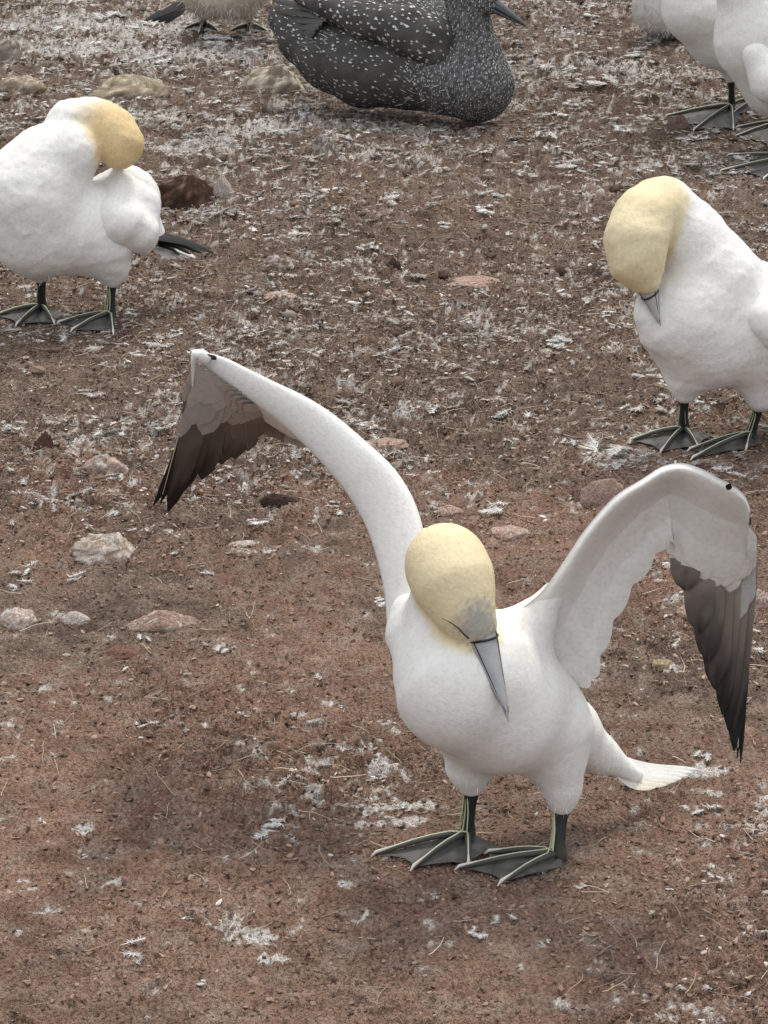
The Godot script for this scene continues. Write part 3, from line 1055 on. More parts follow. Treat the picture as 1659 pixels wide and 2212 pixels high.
# the wing seen along its front edge
func raised_wing(b: Node3D) -> void:
	var wing := Node3D.new()
	wing.name = "wing"
	b.add_child(wing)
	var at := base_of(wing)
	# centre x, y, half width of the front band, depth, how far back the trailing edge lies, drop of the trailing edge in pixels
	var st := [[884, 1420, 40, 3.045, 0.10, 10], [882, 1350, 46, 3.055, 0.14, 10], [878, 1270, 49, 3.065, 0.17, 5], [866, 1190, 55, 3.075, 0.19, 5], [846, 1118, 59, 3.085, 0.2, 5], [808, 1050, 58, 3.095, 0.2, 5], [750, 986, 51, 3.105, 0.2, 10], [692, 931, 46, 3.115, 0.19, 20], [636, 888, 39, 3.12, 0.17, 45], [574, 850, 31, 3.12, 0.14, 50], [518, 818, 27, 3.115, 0.10, 40], [478, 794, 23, 3.11, 0.06, 30], [445, 775, 14, 3.105, 0.03, 12], [424, 760, 6, 3.10, 0.015, 5]]
	var s := Shape.new()
	var cols := 16
	var fine := []
	for k in st.size() - 1:
		for f in 4:
			var row := []
			for q in 6:
				var m0: float = st[maxi(k - 1, 0)][q]
				var m3: float = st[mini(k + 2, st.size() - 1)][q]
				row.append(cubic_interpolate(st[k][q], st[k + 1][q], m0, m3, f / 4.0))
			fine.append(row)
	fine.append(st[-1])
	for k in fine.size():
		var a: Array = fine[k]
		var p: Array = fine[maxi(k - 1, 0)]
		var q: Array = fine[mini(k + 1, fine.size() - 1)]
		var tan2 := Vector2(q[0] - p[0], q[1] - p[1]).normalized()
		var nrm := Vector2(-tan2.y, tan2.x)    # towards the front edge, up and right
		if nrm.x < 0.0: nrm = -nrm
		var metres: float = a[2] / FOCAL * a[3]
		for c in cols:
			var px := Vector2(a[0], a[1])
			var t: float = a[3]
			if c <= 8:
				var ang := PI * c / 8.0
				px += nrm * cos(ang) * a[2]
				t += metres * (0.35 * (1.0 - cos(ang)) - 0.55 * sin(ang))
			elif c <= 11:
				var f := (c - 8) / 4.0
				px += nrm * -a[2] * (1.0 - f * 0.5) + Vector2(0, a[5]) * f
				t += metres * 0.7 + (a[4] - metres * 0.7) * f
			elif c == 12:
				px += nrm * -a[2] * 0.35 + Vector2(0, a[5])
				t += a[4]
			else:
				var f := (c - 12) / 4.0
				px += nrm * lerpf(-a[2] * 0.35, a[2] * 0.9, f) + Vector2(0, a[5]) * (1.0 - f)
				t += a[4] * (1.0 - f) + 0.004
			var w := P(px.x, px.y, t)
			s.point(w, white_paint(w, Vector3.UP))
	s.sheet(0, fine.size(), cols, true)
	s.cap(0, cols, true)
	s.cap((fine.size() - 1) * cols, cols)
	part("wing_arm", s.mesh(at), M.plumage, wing)
	# alula spot
	var brown := col(0.27, 0.225, 0.195)
	var coal := col(0.014, 0.012, 0.012)
	var cov := col(0.50, 0.455, 0.42)  # grey-brown plumage with part of the underwing shade put into its colour
	for k in 2:
		feather("alula_feather", P(468, 775 - 3 * k, 3.098), P(440 + 6 * k, 771 - 5 * k, 3.088), Vector3(0, 0.6, 0.6), 0.005, [coal, coal], M.dark_feather, wing, {"pointed": 0.5})
	# hand: primaries fan down and back
	var face := (EYE - P(450, 900, 3.2)).normalized()
	var roots := [[422, 790, 3.115], [426, 796, 3.118], [432, 802, 3.12], [445, 812, 3.123], [462, 822, 3.126], [482, 835, 3.13], [504, 848, 3.135], [524, 862, 3.14], [542, 874, 3.145]]
	var tips := [[331, 1094, 3.36], [346, 1088, 3.352], [363, 1106, 3.35], [398, 1060, 3.335], [436, 1036, 3.325], [478, 1004, 3.315], [508, 992, 3.305], [536, 975, 3.295], [552, 950, 3.285]]
	for k in roots.size():
		var r: Array = roots[k]
		var e: Array = tips[k]
		var off := 0.0025 * (roots.size() - k)
		var fe := feather("primary_feather", P(r[0], r[1], r[2] + off), P(e[0], e[1], e[2] + off), face, 0.040 if k > 1 else 0.020, [brown if k > 1 else coal, coal], M.dark_feather, wing, {"pointed": 0.6 if k < 4 else 0.2, "sweep": -0.012 + 0.002 * k, "fade": 1.4 - 0.10 * k})
		if k > 1 and k % 2 == 0: continue
		var q := Shape.new()
		var path := []
		for n in 7:
			var u := n / 6.0
			path.append(P(lerpf(r[0], e[0], u * 0.93), lerpf(r[1], e[1], u * 0.93), lerpf(r[2], e[2], u * 0.93) + off - 0.003))
		var pale := col(0.55, 0.48, 0.38) if k == 1 else brown * 1.2
		q.tube(path, [0.0014, 0.0014, 0.0013, 0.0012, 0.001, 0.0008, 0.0005] if k == 1 else [0.0008, 0.0008, 0.0007, 0.0006, 0.0005, 0.0004, 0.0003], 5, [pale])
		part("feather_shaft", q.mesh(base_of(fe)), M.dark_feather, fe)
	# coverts in two rows over the roots
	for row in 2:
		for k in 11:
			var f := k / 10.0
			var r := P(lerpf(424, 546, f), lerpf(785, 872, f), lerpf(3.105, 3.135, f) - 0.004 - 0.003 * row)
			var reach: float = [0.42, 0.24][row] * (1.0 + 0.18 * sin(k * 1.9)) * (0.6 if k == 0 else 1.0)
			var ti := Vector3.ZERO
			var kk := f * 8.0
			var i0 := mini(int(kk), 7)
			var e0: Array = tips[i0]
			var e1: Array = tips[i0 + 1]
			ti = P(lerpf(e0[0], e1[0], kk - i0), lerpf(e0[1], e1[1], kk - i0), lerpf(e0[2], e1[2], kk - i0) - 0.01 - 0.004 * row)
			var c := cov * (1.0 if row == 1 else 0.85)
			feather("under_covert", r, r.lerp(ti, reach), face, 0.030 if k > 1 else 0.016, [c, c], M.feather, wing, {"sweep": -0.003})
	for k in 5:
		var f := k / 4.0
		feather("secondary_feather", P(lerpf(566, 660, f), lerpf(862, 940, f), 3.19 + 0.01 * f), P(lerpf(572, 652, f), lerpf(940, 968, f), 3.30), face, 0.024, [coal * 2.0, brown if k < 3 else WHITE * 0.7], M.dark_feather, wing)
	# bright wrist
	var wr := Shape.new()
	wr.tube([P(446, 777, 3.098), P(432, 767, 3.092), P(423, 764, 3.092), P(419, 782, 3.102), P(417, 806, 3.115), P(416, 835, 3.13)], [0.009, 0.009, 0.0065, 0.0042, 0.0022, 0.0008], 10, [WHITE])
	part("wrist", wr.mesh(at), M.plumage, wing)

# a point on the underside of the bent wing: station a, its number k, u from front edge to trailing edge
func bent_under(a: Array, k: float, u: float) -> Vector3:
	var hand := smoothstep(72.0, 92.0, k)
	var le := P(a[0], a[1], a[2])
	var te := P(a[3], a[4], a[5])
	var n := (EYE - le).normalized()
	var bump := 0.018 * exp(-pow((u - 0.12) / 0.15, 2.0)) * (1.0 - 0.55 * hand) * smoothstep(0.0, 0.07, u) * smoothstep(8.0, 48.0, k)
	bump -= 0.018 * exp(-pow((u - 0.5) / 0.28, 2.0)) * (1.0 - 0.5 * hand)
	return le.lerp(te, u) + n * bump

# the wing that shows its underside, its hand hanging down
func bent_wing(b: Node3D) -> void:
	var wing := Node3D.new()
	wing.name = "wing"
	b.add_child(wing, true)
	var at := base_of(wing)
	# front edge x, y, depth; trailing edge x, y, depth
	var st := [[1075, 1352, 3.03, 1170, 1480, 3.08], [1112, 1326, 3.01, 1222, 1480, 3.08], [1146, 1300, 3.0, 1262, 1478, 3.075], [1172, 1276, 2.99, 1282, 1455, 3.065], [1205, 1230, 2.975, 1300, 1405, 3.05], [1240, 1178, 2.955, 1325, 1345, 3.03], [1268, 1138, 2.94, 1355, 1285, 3.01], [1327, 1073, 2.915, 1392, 1228, 2.985], [1386, 1035, 2.895, 1425, 1182, 2.965], [1430, 1008, 2.885, 1446, 1168, 2.955], [1470, 1000, 2.875, 1464, 1186, 2.97], [1510, 1010, 2.87, 1492, 1222, 2.975], [1550, 1031, 2.865, 1526, 1240, 2.98], [1586, 1050, 2.865, 1562, 1248, 2.98], [1610, 1072, 2.868, 1594, 1240, 2.975], [1621, 1100, 2.875, 1611, 1215, 2.965]]
	var fine := []
	for k in st.size() - 1:
		for f in 8:
			var row := []
			for q in 6:
				row.append(cubic_interpolate(st[k][q], st[k + 1][q], st[maxi(k - 1, 0)][q], st[mini(k + 2, st.size() - 1)][q], f / 8.0))
			fine.append(row)
	fine.append(st[-1])
	for k in fine.size():      # each secondary ends in its own shallow lobe
		if k < 74 and k > 8:
			fine[k][3] += 9.0 * absf(sin(k * 0.31)) + 3.0 * sin(k * 0.11)
			fine[k][4] += 7.0 * absf(sin(k * 0.31))
	var s := Shape.new()
	var under := 28
	var over := 9
	for k in fine.size():
		var a: Array = fine[k]
		var hand := smoothstep(72.0, 92.0, k)
		var le := P(a[0], a[1], a[2])
		var te := P(a[3], a[4], a[5])
		var n := (EYE - le).normalized()
		for c in under:
			var u := pow(c / float(under - 1), 1.35)
			var p := bent_under(a, k, u)
			s.point(p, white_paint(p, n))
		for c in range(0, over + 1):
			var u := 1.0 - c / float(over + 1)
			var p := le.lerp(te, u) - n * (0.012 * sin(PI * u) * (1.0 - 0.6 * hand) + 0.0015 + 0.020 * (1.0 - 0.5 * hand) * exp(-pow((u - 0.15) / 0.15, 2.0)))
			if c == over: p = le.lerp(te, 0.02) - n * 0.009
			if c == 0: p = bent_under(a, k, 1.0)      # the trailing edge is sharp
			s.point(p, white_paint(p, n))
	var cols := under + over + 1
	for r in fine.size() - 1:
		for k in cols:
			if k == under - 1: continue
			var n := (k + 1) % cols
			s.quad(r * cols + k, r * cols + n, (r + 1) * cols + n, (r + 1) * cols + k)
	s.cap(0, cols, true)
	s.cap((fine.size() - 1) * cols, cols)
	part("wing_arm", s.mesh(at), M.feather, wing)
	var face := (EYE - P(1400, 1250, 3.0)).normalized()
	# hand
	var coal := col(0.014, 0.012, 0.012)
	var brown := col(0.33, 0.275, 0.235)
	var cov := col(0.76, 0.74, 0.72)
	for k in 13:
		var at_k := lerpf(78.0, 119.0, k / 12.0)
		var a: Array = fine[int(at_k)]
		var reach := (P(a[3], a[4], a[5]) - P(a[0], a[1], a[2]))
		var r := bent_under(a, at_k, 0.7) - face * 0.004
		var e := P(a[3], a[4], a[5]) + reach * (0.13 + 0.06 * sin(k * 2.3)) + face * 0.002
		feather("under_covert", r, e, face, 0.024, [cov, cov], M.feather, wing)
	feather("secondary_feather", P(1398, 1120, 2.975), P(1428, 1180, 2.985), face, 0.018, [cov, brown], M.feather, wing)
	feather("secondary_feather", P(1424, 1130, 2.973), P(1440, 1170, 2.98), face, 0.02, [cov * 1.2, cov], M.feather, wing)
	var roots := [[1616, 1120], [1611, 1128], [1604, 1134], [1590, 1140], [1572, 1142], [1552, 1142], [1530, 1140], [1506, 1138], [1480, 1136]]
	var tips := [[1600, 1650, 3.05], [1593, 1640, 3.047], [1586, 1622, 3.045], [1574, 1578, 3.04], [1562, 1545, 3.035], [1546, 1490, 3.03], [1530, 1430, 3.02], [1512, 1368, 3.01], [1482, 1275, 3.0]]
	for k in roots.size():
		var off := 0.0022 * (roots.size() - k)
		var r := P(roots[k][0], roots[k][1], 2.985 + off)
		var e := P(tips[k][0], tips[k][1], tips[k][2] + off - 0.02)
		var fe := feather("primary_feather", r, e, face, 0.046 if k > 1 else 0.016, [brown if k > 1 else coal * 1.5, coal], M.dark_feather, wing, {"pointed": 0.7 if k < 5 else 0.4, "fade": 1.35 - 0.06 * k, "bow": 0.006})
		if k != 1: continue
		var q := Shape.new()
		var path := []
		for n in 7:
			path.append(r.lerp(e, n / 6.0 * 0.95) + face * (0.002 + 0.006 * sin(PI * n / 6.0)))
		var pale := col(0.55, 0.48, 0.38) if k == 1 else brown * 1.2
		q.tube(path, [0.0015, 0.0015, 0.0014, 0.0013, 0.0011, 0.0009, 0.0005] if k == 1 else [0.0008, 0.0008, 0.0007, 0.0006, 0.0005, 0.0004, 0.0003], 5, [pale])
		part("feather_shaft", q.mesh(base_of(fe)), M.dark_feather, fe)
	for row in 2:
		for k in 10:
			var f := k / 9.0
			var r := P(lerpf(1606, 1476, f), lerpf(1140, 1130, f), 2.992 - 0.003 * row)
			var kk := f * 8.0
			var i0 := mini(int(kk), 7)
			var e := P(lerpf(tips[i0][0], tips[i0 + 1][0], kk - i0), lerpf(tips[i0][1], tips[i0 + 1][1], kk - i0), lerpf(tips[i0][2], tips[i0 + 1][2], kk - i0) - 0.022 - 0.003 * row)
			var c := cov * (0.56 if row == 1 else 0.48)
			feather("under_covert", r, r.lerp(e, [0.34, 0.20][row] * (1.0 + 0.2 * sin(k * 2.1))), face, 0.032, [c, c], M.feather, wing)
	feather("alula_feather", P(1572, 1046, 2.852), P(1577, 1058, 2.856), face, 0.007, [coal, coal], M.dark_feather, wing)


# ---------------------------------------------------------------- the other birds
func build_preening_gannet() -> void:
	var b := thing("gannet", G(165, 695), "white gannet preening with golden head laid over its own back", "gannet", "adult gannets")
	var gold := col(0.74, 0.57, 0.32)
	var hs := [P(245, 280, 5.07), P(268, 318, 5.06)]
	var far := P(180, 262, 5.08)
	var paint := func(p: Vector3, n: Vector3) -> Color:
		var c := head_paint(p, n, [far], 0.02, 0.062, col(0.80, 0.70, 0.46))
		var w := 1.0
		var d := 9.0
		for s in hs: d = minf(d, p.distance_to(s))
		d += noise_fine.get_noise_3dv(p) * 0.005
		w = 1.0 - smoothstep(0.042, 0.094, d)
		return c.lerp(gold * (1.0 + noise_fine.get_noise_3dv(p * 2.0) * 0.12), w)
	var body := soft_part("body", [
		[[70, 425, 5.08, 0.112], [82, 495, 5.1, 0.098], [190, 500, 5.13, 0.088], [252, 450, 5.19, 0.072]],
		[[70, 425, 5.08, 0.112], [108, 355, 5.07, 0.080], [150, 330, 5.06, 0.066]],
		[[252, 450, 5.19, 0.074], [275, 430, 5.2, 0.066], [318, 505, 5.24, 0.035], [345, 520, 5.27, 0.016]],
		[[84, 545, 5.13, 0.045], [88, 594, 5.15, 0.016]],
		[[236, 540, 5.12, 0.05], [242, 578, 5.14, 0.034], [243, 600, 5.15, 0.018]],
		[],
		[[120, 330, 5.08, 0.055], [160, 272, 5.09, 0.052], [205, 262, 5.09, 0.045], [240, 285, 5.09, 0.050], [262, 312, 5.08, 0.043], [256, 334, 5.075, 0.030]],
	], 0.006, 0.03, paint, M.plumage, b, 0.0016)
	fuzz("loose_feathers", b, body, 350, Vector2(0.006, 0.012), [WHITE * 0.9], Vector3(0, -1.6, 0), func(p: Vector3, _n: Vector3): return p.y < 0.12, 0.07)
	fuzz("crown_fuzz", b, body, 900, Vector2(0.003, 0.006), [gold], Vector3(0, -0.3, 0.2), func(p: Vector3, _n: Vector3): return p.distance_to(hs[0]) < 0.055)
	bill(b, P(256, 330, 5.13), P(252, 400, 5.22), Vector3(0.5, -0.6, 0.3), 0.034, 0.034, col(0.3, 0.315, 0.34), col(0.02, 0.02, 0.025))
	var wing := Node3D.new()
	wing.name = "wing"
	b.add_child(wing)
	soft_part("wing_coverts", [
		[[238, 466, 5.085, 0.038], [262, 480, 5.08, 0.044], [298, 505, 5.11, 0.036], [314, 546, 5.15, 0.010]],
		[[262, 425, 5.14, 0.05], [300, 445, 5.15, 0.042], [312, 500, 5.14, 0.03]],
	], 0.006, 0.03, white_paint, M.plumage, wing, 0.0014)
	var coal := col(0.014, 0.012, 0.012)
	for k in 4:
		feather("primary_feather", P(316, 505 + 4 * k, 5.2 + 0.006 * k), P(461 - 24 * k, 545 + 1.5 * k, 5.30 - 0.006 * k), Vector3(-0.1, 0.8, 0.5), 0.032, [coal, coal], M.dark_feather, wing, {"pointed": 0.6, "bow": 0.008})
	feather("primary_feather", P(258, 530, 5.12), P(304, 545, 5.14), Vector3(0, 0.4, 0.8), 0.014, [coal, coal], M.dark_feather, wing)
	var tail := Node3D.new()
	tail.name = "tail"
	b.add_child(tail)
	for k in 5:
		feather("tail_feather", P(330, 520 + 3 * k, 5.25), P(424 - 14 * k, 556 + 1.0 * k, 5.32 - 0.012 * k), Vector3(-0.1, 0.8, 0.6), 0.022, [WHITE, WHITE], M.feather, tail, {"pointed": 0.6, "bow": 0.004})
	leg(b, P(89, 596, 5.15), G(91, 678), [G(-8, 688), G(37, 708), G(117, 704)], 1.1, G(145, 684))
	leg(b, P(242, 604, 5.15), G(240, 694), [G(128, 704), G(157, 720), G(245, 726)], 1.1, G(252, 712))

func build_bowed_gannet() -> void:
	var b := thing("gannet", G(1550, 960), "white gannet with buff head bowed so its bill touches its breast", "gannet", "adult gannets")
	var buff := col(0.78, 0.68, 0.455)
	var hf := field([[[1418, 448, 4.35, 0.051], [1395, 468, 4.33, 0.050], [1373, 525, 4.31, 0.051], [1378, 570, 4.31, 0.046], [1400, 616, 4.31, 0.020]]])
	var hs := [P(1374, 525, 4.305), P(1378, 550, 4.30), P(1384, 580, 4.305), P(1382, 495, 4.31), P(1394, 468, 4.325), P(1412, 450, 4.35)]
	var paint := func(p: Vector3, n: Vector3) -> Color:
		return crown_paint(p, n, hf, 0.003, 0.018, buff)
	var body := soft_part("body", [
		[[1500, 690, 4.40, 0.093], [1540, 738, 4.41, 0.080], [1640, 712, 4.43, 0.098], [1690, 705, 4.46, 0.108], [1800, 700, 4.55, 0.09], [1900, 720, 4.62, 0.05], [1980, 745, 4.68, 0.02]],
		[[1500, 690, 4.40, 0.093], [1540, 610, 4.40, 0.085], [1505, 545, 4.39, 0.064]],
		[[1640, 650, 4.43, 0.06], [1700, 660, 4.47, 0.07]],
		[[1420, 715, 4.36, 0.032], [1396, 680, 4.35, 0.018], [1381, 648, 4.345, 0.007]],
		[[1484, 775, 4.42, 0.05], [1480, 822, 4.43, 0.032], [1478, 848, 4.44, 0.018]],
		[[1640, 790, 4.43, 0.055], [1644, 840, 4.44, 0.034], [1643, 864, 4.445, 0.02]],
		[[1515, 555, 4.39, 0.064], [1478, 500, 4.38, 0.058], [1432, 450, 4.365, 0.052], [1415, 450, 4.35, 0.051]],
		[],
		[[1432, 450, 4.365, 0.052], [1391, 472, 4.33, 0.052], [1374, 520, 4.31, 0.052], [1378, 568, 4.31, 0.045], [1400, 612, 4.31, 0.020]],
	], 0.0055, 0.03, paint, M.plumage, b, 0.0014)
	fuzz("loose_feathers", b, body, 350, Vector2(0.006, 0.011), [WHITE * 0.9], Vector3(0, -1.6, 0), func(p: Vector3, _n: Vector3): return p.y < 0.12, 0.07)
	fuzz("crown_fuzz", b, body, 900, Vector2(0.003, 0.005), [buff], Vector3(0, -0.3, 0.2), func(p: Vector3, _n: Vector3): return p.distance_to(hs[0]) < 0.07)
	bill(b, P(1396, 606, 4.322), P(1426, 704, 4.312), Vector3(-0.45, 0.15, 0.9), 0.046, 0.034, col(0.38, 0.38, 0.375), col(0.02, 0.02, 0.025), 0.024)
	var wing := Node3D.new()
	wing.name = "wing"
	b.add_child(wing)
	soft_part("wing_coverts", [
		[[1655, 690, 4.335, 0.034], [1700, 706, 4.33, 0.048], [1790, 722, 4.40, 0.045], [1900, 750, 4.52, 0.025]],
		[[1668, 655, 4.355, 0.030], [1760, 662, 4.40, 0.045]],
	], 0.006, 0.03, white_paint, M.plumage, wing, 0.0014)
	for k in 4:
		feather("primary_feather", P(1860, 735 + 5 * k, 4.56), P(2060 - 24 * k, 790 + 3 * k, 4.75), Vector3(-0.1, 0.8, 0.5), 0.026, [col(0.014, 0.012, 0.012), col(0.014, 0.012, 0.012)], M.dark_feather, wing, {"pointed": 0.6})
	var tail := Node3D.new()
	tail.name = "tail"
	b.add_child(tail)
	for k in 5:
		feather("tail_feather", P(1940, 738 + 4 * k, 4.66), P(2080 - 10 * k, 790 + 6 * k, 4.8), Vector3(-0.1, 0.8, 0.6), 0.024, [WHITE, WHITE], M.feather, tail, {"pointed": 0.6})
	leg(b, P(1477, 850, 4.44), G(1476, 945), [G(1362, 959), G(1428, 983), G(1508, 974)], 1.05, G(1540, 946))
	leg(b, P(1642, 868, 4.445), G(1622, 956), [G(1490, 979), G(1496, 998), G(1612, 976)], 1.05, G(1650, 965))

func build_far_gannets() -> void:
	# the nearer of the two, cut by the edge of the photograph
	var b := thing("gannet", G(1700, 300), "white gannet with folded wing overlapping another gannet, two webbed feet apart", "gannet", "adult gannets")
	var buff := col(0.77, 0.6, 0.32)
	var hs := [P(1600, -190, 6.45)]
	var paint := func(p: Vector3, n: Vector3) -> Color:
		return head_paint(p, n, hs, 0.06, 0.11, buff)
	soft_part("body", [
		[[1650, 90, 6.52, 0.128], [1690, 165, 6.56, 0.11], [1760, 170, 6.62, 0.09], [1880, 200, 6.75, 0.05], [1960, 230, 6.85, 0.02]],
		[[1640, 60, 6.5, 0.12], [1610, -30, 6.46, 0.075], [1590, -120, 6.43, 0.05], [1590, -185, 6.42, 0.048], [1565, -185, 6.38, 0.036]],
		[[1690, 190, 6.58, 0.06], [1692, 236, 6.62, 0.02]],
		[[1740, 220, 6.52, 0.06], [1745, 268, 6.5, 0.02]],
	], 0.008, 0.03, paint, M.plumage, b, 0.0014)
	bill(b, P(1545, -182, 6.36), P(1475, -165, 6.3), Vector3(0, 1, 0), 0.034, 0.036, col(0.3, 0.31, 0.34), col(0.02, 0.02, 0.025))
	var wing := Node3D.new()
	wing.name = "wing"
	b.add_child(wing)
	soft_part("wing_coverts", [
		[[1635, 120, 6.42, 0.040], [1668, 175, 6.42, 0.055], [1740, 210, 6.5, 0.05], [1850, 230, 6.65, 0.02]],
	], 0.008, 0.03, white_paint, M.plumage, wing, 0.0014)
	leg(b, P(1692, 240, 6.62), G(1694, 276), [G(1592, 281), G(1580, 304), G(1660, 318)], 1.1, G(1715, 278))
	leg(b, P(1745, 272, 6.5), G(1726, 352), [G(1574, 341), G(1558, 375), G(1650, 392)], 1.1, G(1745, 356))
	for k in 3:
		feather("tail_feather", P(1930, 220 + 5 * k, 6.82), P(2030, 255 + 6 * k, 6.95), Vector3(-0.1, 0.8, 0.6), 0.03, [WHITE, WHITE], M.feather, b, {"pointed": 0.6})
	# the one behind it
	var e := thing("gannet", G(1580, 245), "white gannet standing between a downy chick and another gannet, one foot showing", "gannet", "adult gannets")
	var hs2 := [P(1450, -230, 6.7)]
	var paint2 := func(p: Vector3, n: Vector3) -> Color:
		return head_paint(p, n, hs2, 0.06, 0.11, buff)
	soft_part("body", [
		[[1520, 15, 6.82, 0.112], [1560, 70, 6.86, 0.098], [1640, 60, 6.98, 0.09], [1740, 80, 7.1, 0.05]],
		[[1515, 0, 6.8, 0.105], [1490, -80, 6.76, 0.065], [1470, -170, 6.7, 0.048], [1462, -225, 6.7, 0.048], [1436, -225, 6.66, 0.036]],
		[[1572, 100, 6.88, 0.06], [1577, 150, 6.94, 0.024], [1578, 166, 6.95, 0.016]],
	], 0.008, 0.03, paint2, M.plumage, e, 0.0014)
	bill(e, P(1416, -222, 6.64), P(1345, -205, 6.6), Vector3(0, 1, 0), 0.034, 0.036, col(0.3, 0.31, 0.34), col(0.02, 0.02, 0.025))
	leg(e, P(1579, 166, 6.95), G(1580, 240), [G(1440, 256), G(1499, 286), G(1584, 284)], 1.15, G(1605, 262))
	leg(e, P(1640, 160, 7.05), G(1645, 222), [G(1560, 236), G(1580, 252), G(1650, 250)], 1.15)
	# a downy one lying behind
	var d := thing("downy_chick", G(1430, 82), "pale grey downy chick lying beside a standing gannet", "chick")
	var fluff := func(p: Vector3, _n: Vector3) -> Color:
		return col(0.62, 0.60, 0.57) * (1.0 + 0.25 * noise_clod.get_noise_3dv(p))
	var pts := soft_part("body", [
		[[1424, 18, 7.95, 0.085], [1470, 5, 8.05, 0.10], [1540, -10, 8.15, 0.09]],
		[[1424, 10, 7.95, 0.08], [1410, -50, 7.9, 0.05], [1400, -70, 7.85, 0.045]],
	], 0.009, 0.03, fluff, M.plumage, d, 0.002)
	fuzz("down", d, pts, 2600, Vector2(0.012, 0.026), [col(0.64, 0.62, 0.59), col(0.56, 0.54, 0.51)], Vector3(0, -0.4, 0), func(_p: Vector3, _n: Vector3): return true, 0.06)
	bill(d, P(1385, -70, 7.8), P(1340, -60, 7.75), Vector3(0, 1, 0), 0.03, 0.03, col(0.05, 0.05, 0.055), col(0.02, 0.02, 0.025))

func speckle(parent: Node3D, pts: Array, count: int, size: Vector2, back: Vector3, where: Callable, thin := 1.0, apart := 1.15) -> void:
	var s := Shape.new()
	s.point(Vector3(0, 0.02, -0.5), Color.WHITE)
	s.point(Vector3(-0.34 * thin, 0.10, 0.15), Color.WHITE)
	s.point(Vector3(0, 0.16, 0.3), Color.WHITE)
	s.point(Vector3(0.34 * thin, 0.10, 0.15), Color.WHITE)
	s.point(Vector3(-0.26 * thin, 0.05, 0.5), Color.WHITE)
	s.point(Vector3(0.26 * thin, 0.05, 0.5), Color.WHITE)
	s.i = PackedInt32Array([0, 1, 2, 0, 2, 3, 1, 4, 2, 2, 5, 3])
	var mm := MultiMesh.new()
	mm.transform_format = MultiMesh.TRANSFORM_3D
	mm.use_colors = true
	mm.mesh = s.mesh()
	var list: Array[Transform3D] = []
	var cs := PackedColorArray()
	var v: PackedVector3Array = pts[0]
	var n: PackedVector3Array = pts[1]
	var at := base_of(parent)
	var taken := {}
	for k in count * 12:
		if list.size() >= count: break
		var q := rng.randi() % v.size()
		if not where.call(v[q]): continue
		var key := Vector3i((v[q] / (size.y * apart)).round())
		if taken.has(key): continue
		taken[key] = true
		var y := n[q]
		var z := (back + Vector3(rng.randfn(), rng.randfn(), rng.randfn()) * 0.22)
		z = (z - y * z.dot(y)).normalized()
		var sz := rng.randf_range(size.x, size.y)
		list.append(Transform3D(Basis(y.cross(z), y, z).scaled_local(Vector3.ONE * sz), v[q] - at + y * 0.0012))
		cs.append(col(0.6, 0.61, 0.62) * rng.randf_range(0.45, 1.1))
	mm.instance_count = list.size()
	for k in list.size():
		mm.set_instance_transform(k, list[k])
		mm.set_instance_color(k, cs[k])
	var o := MultiMeshInstance3D.new()
	o.name = "feather_tips"
	o.multimesh = mm
	o.material_override = M.litter
	parent.add_child(o, true)
	o.set_meta("kind", "stuff")

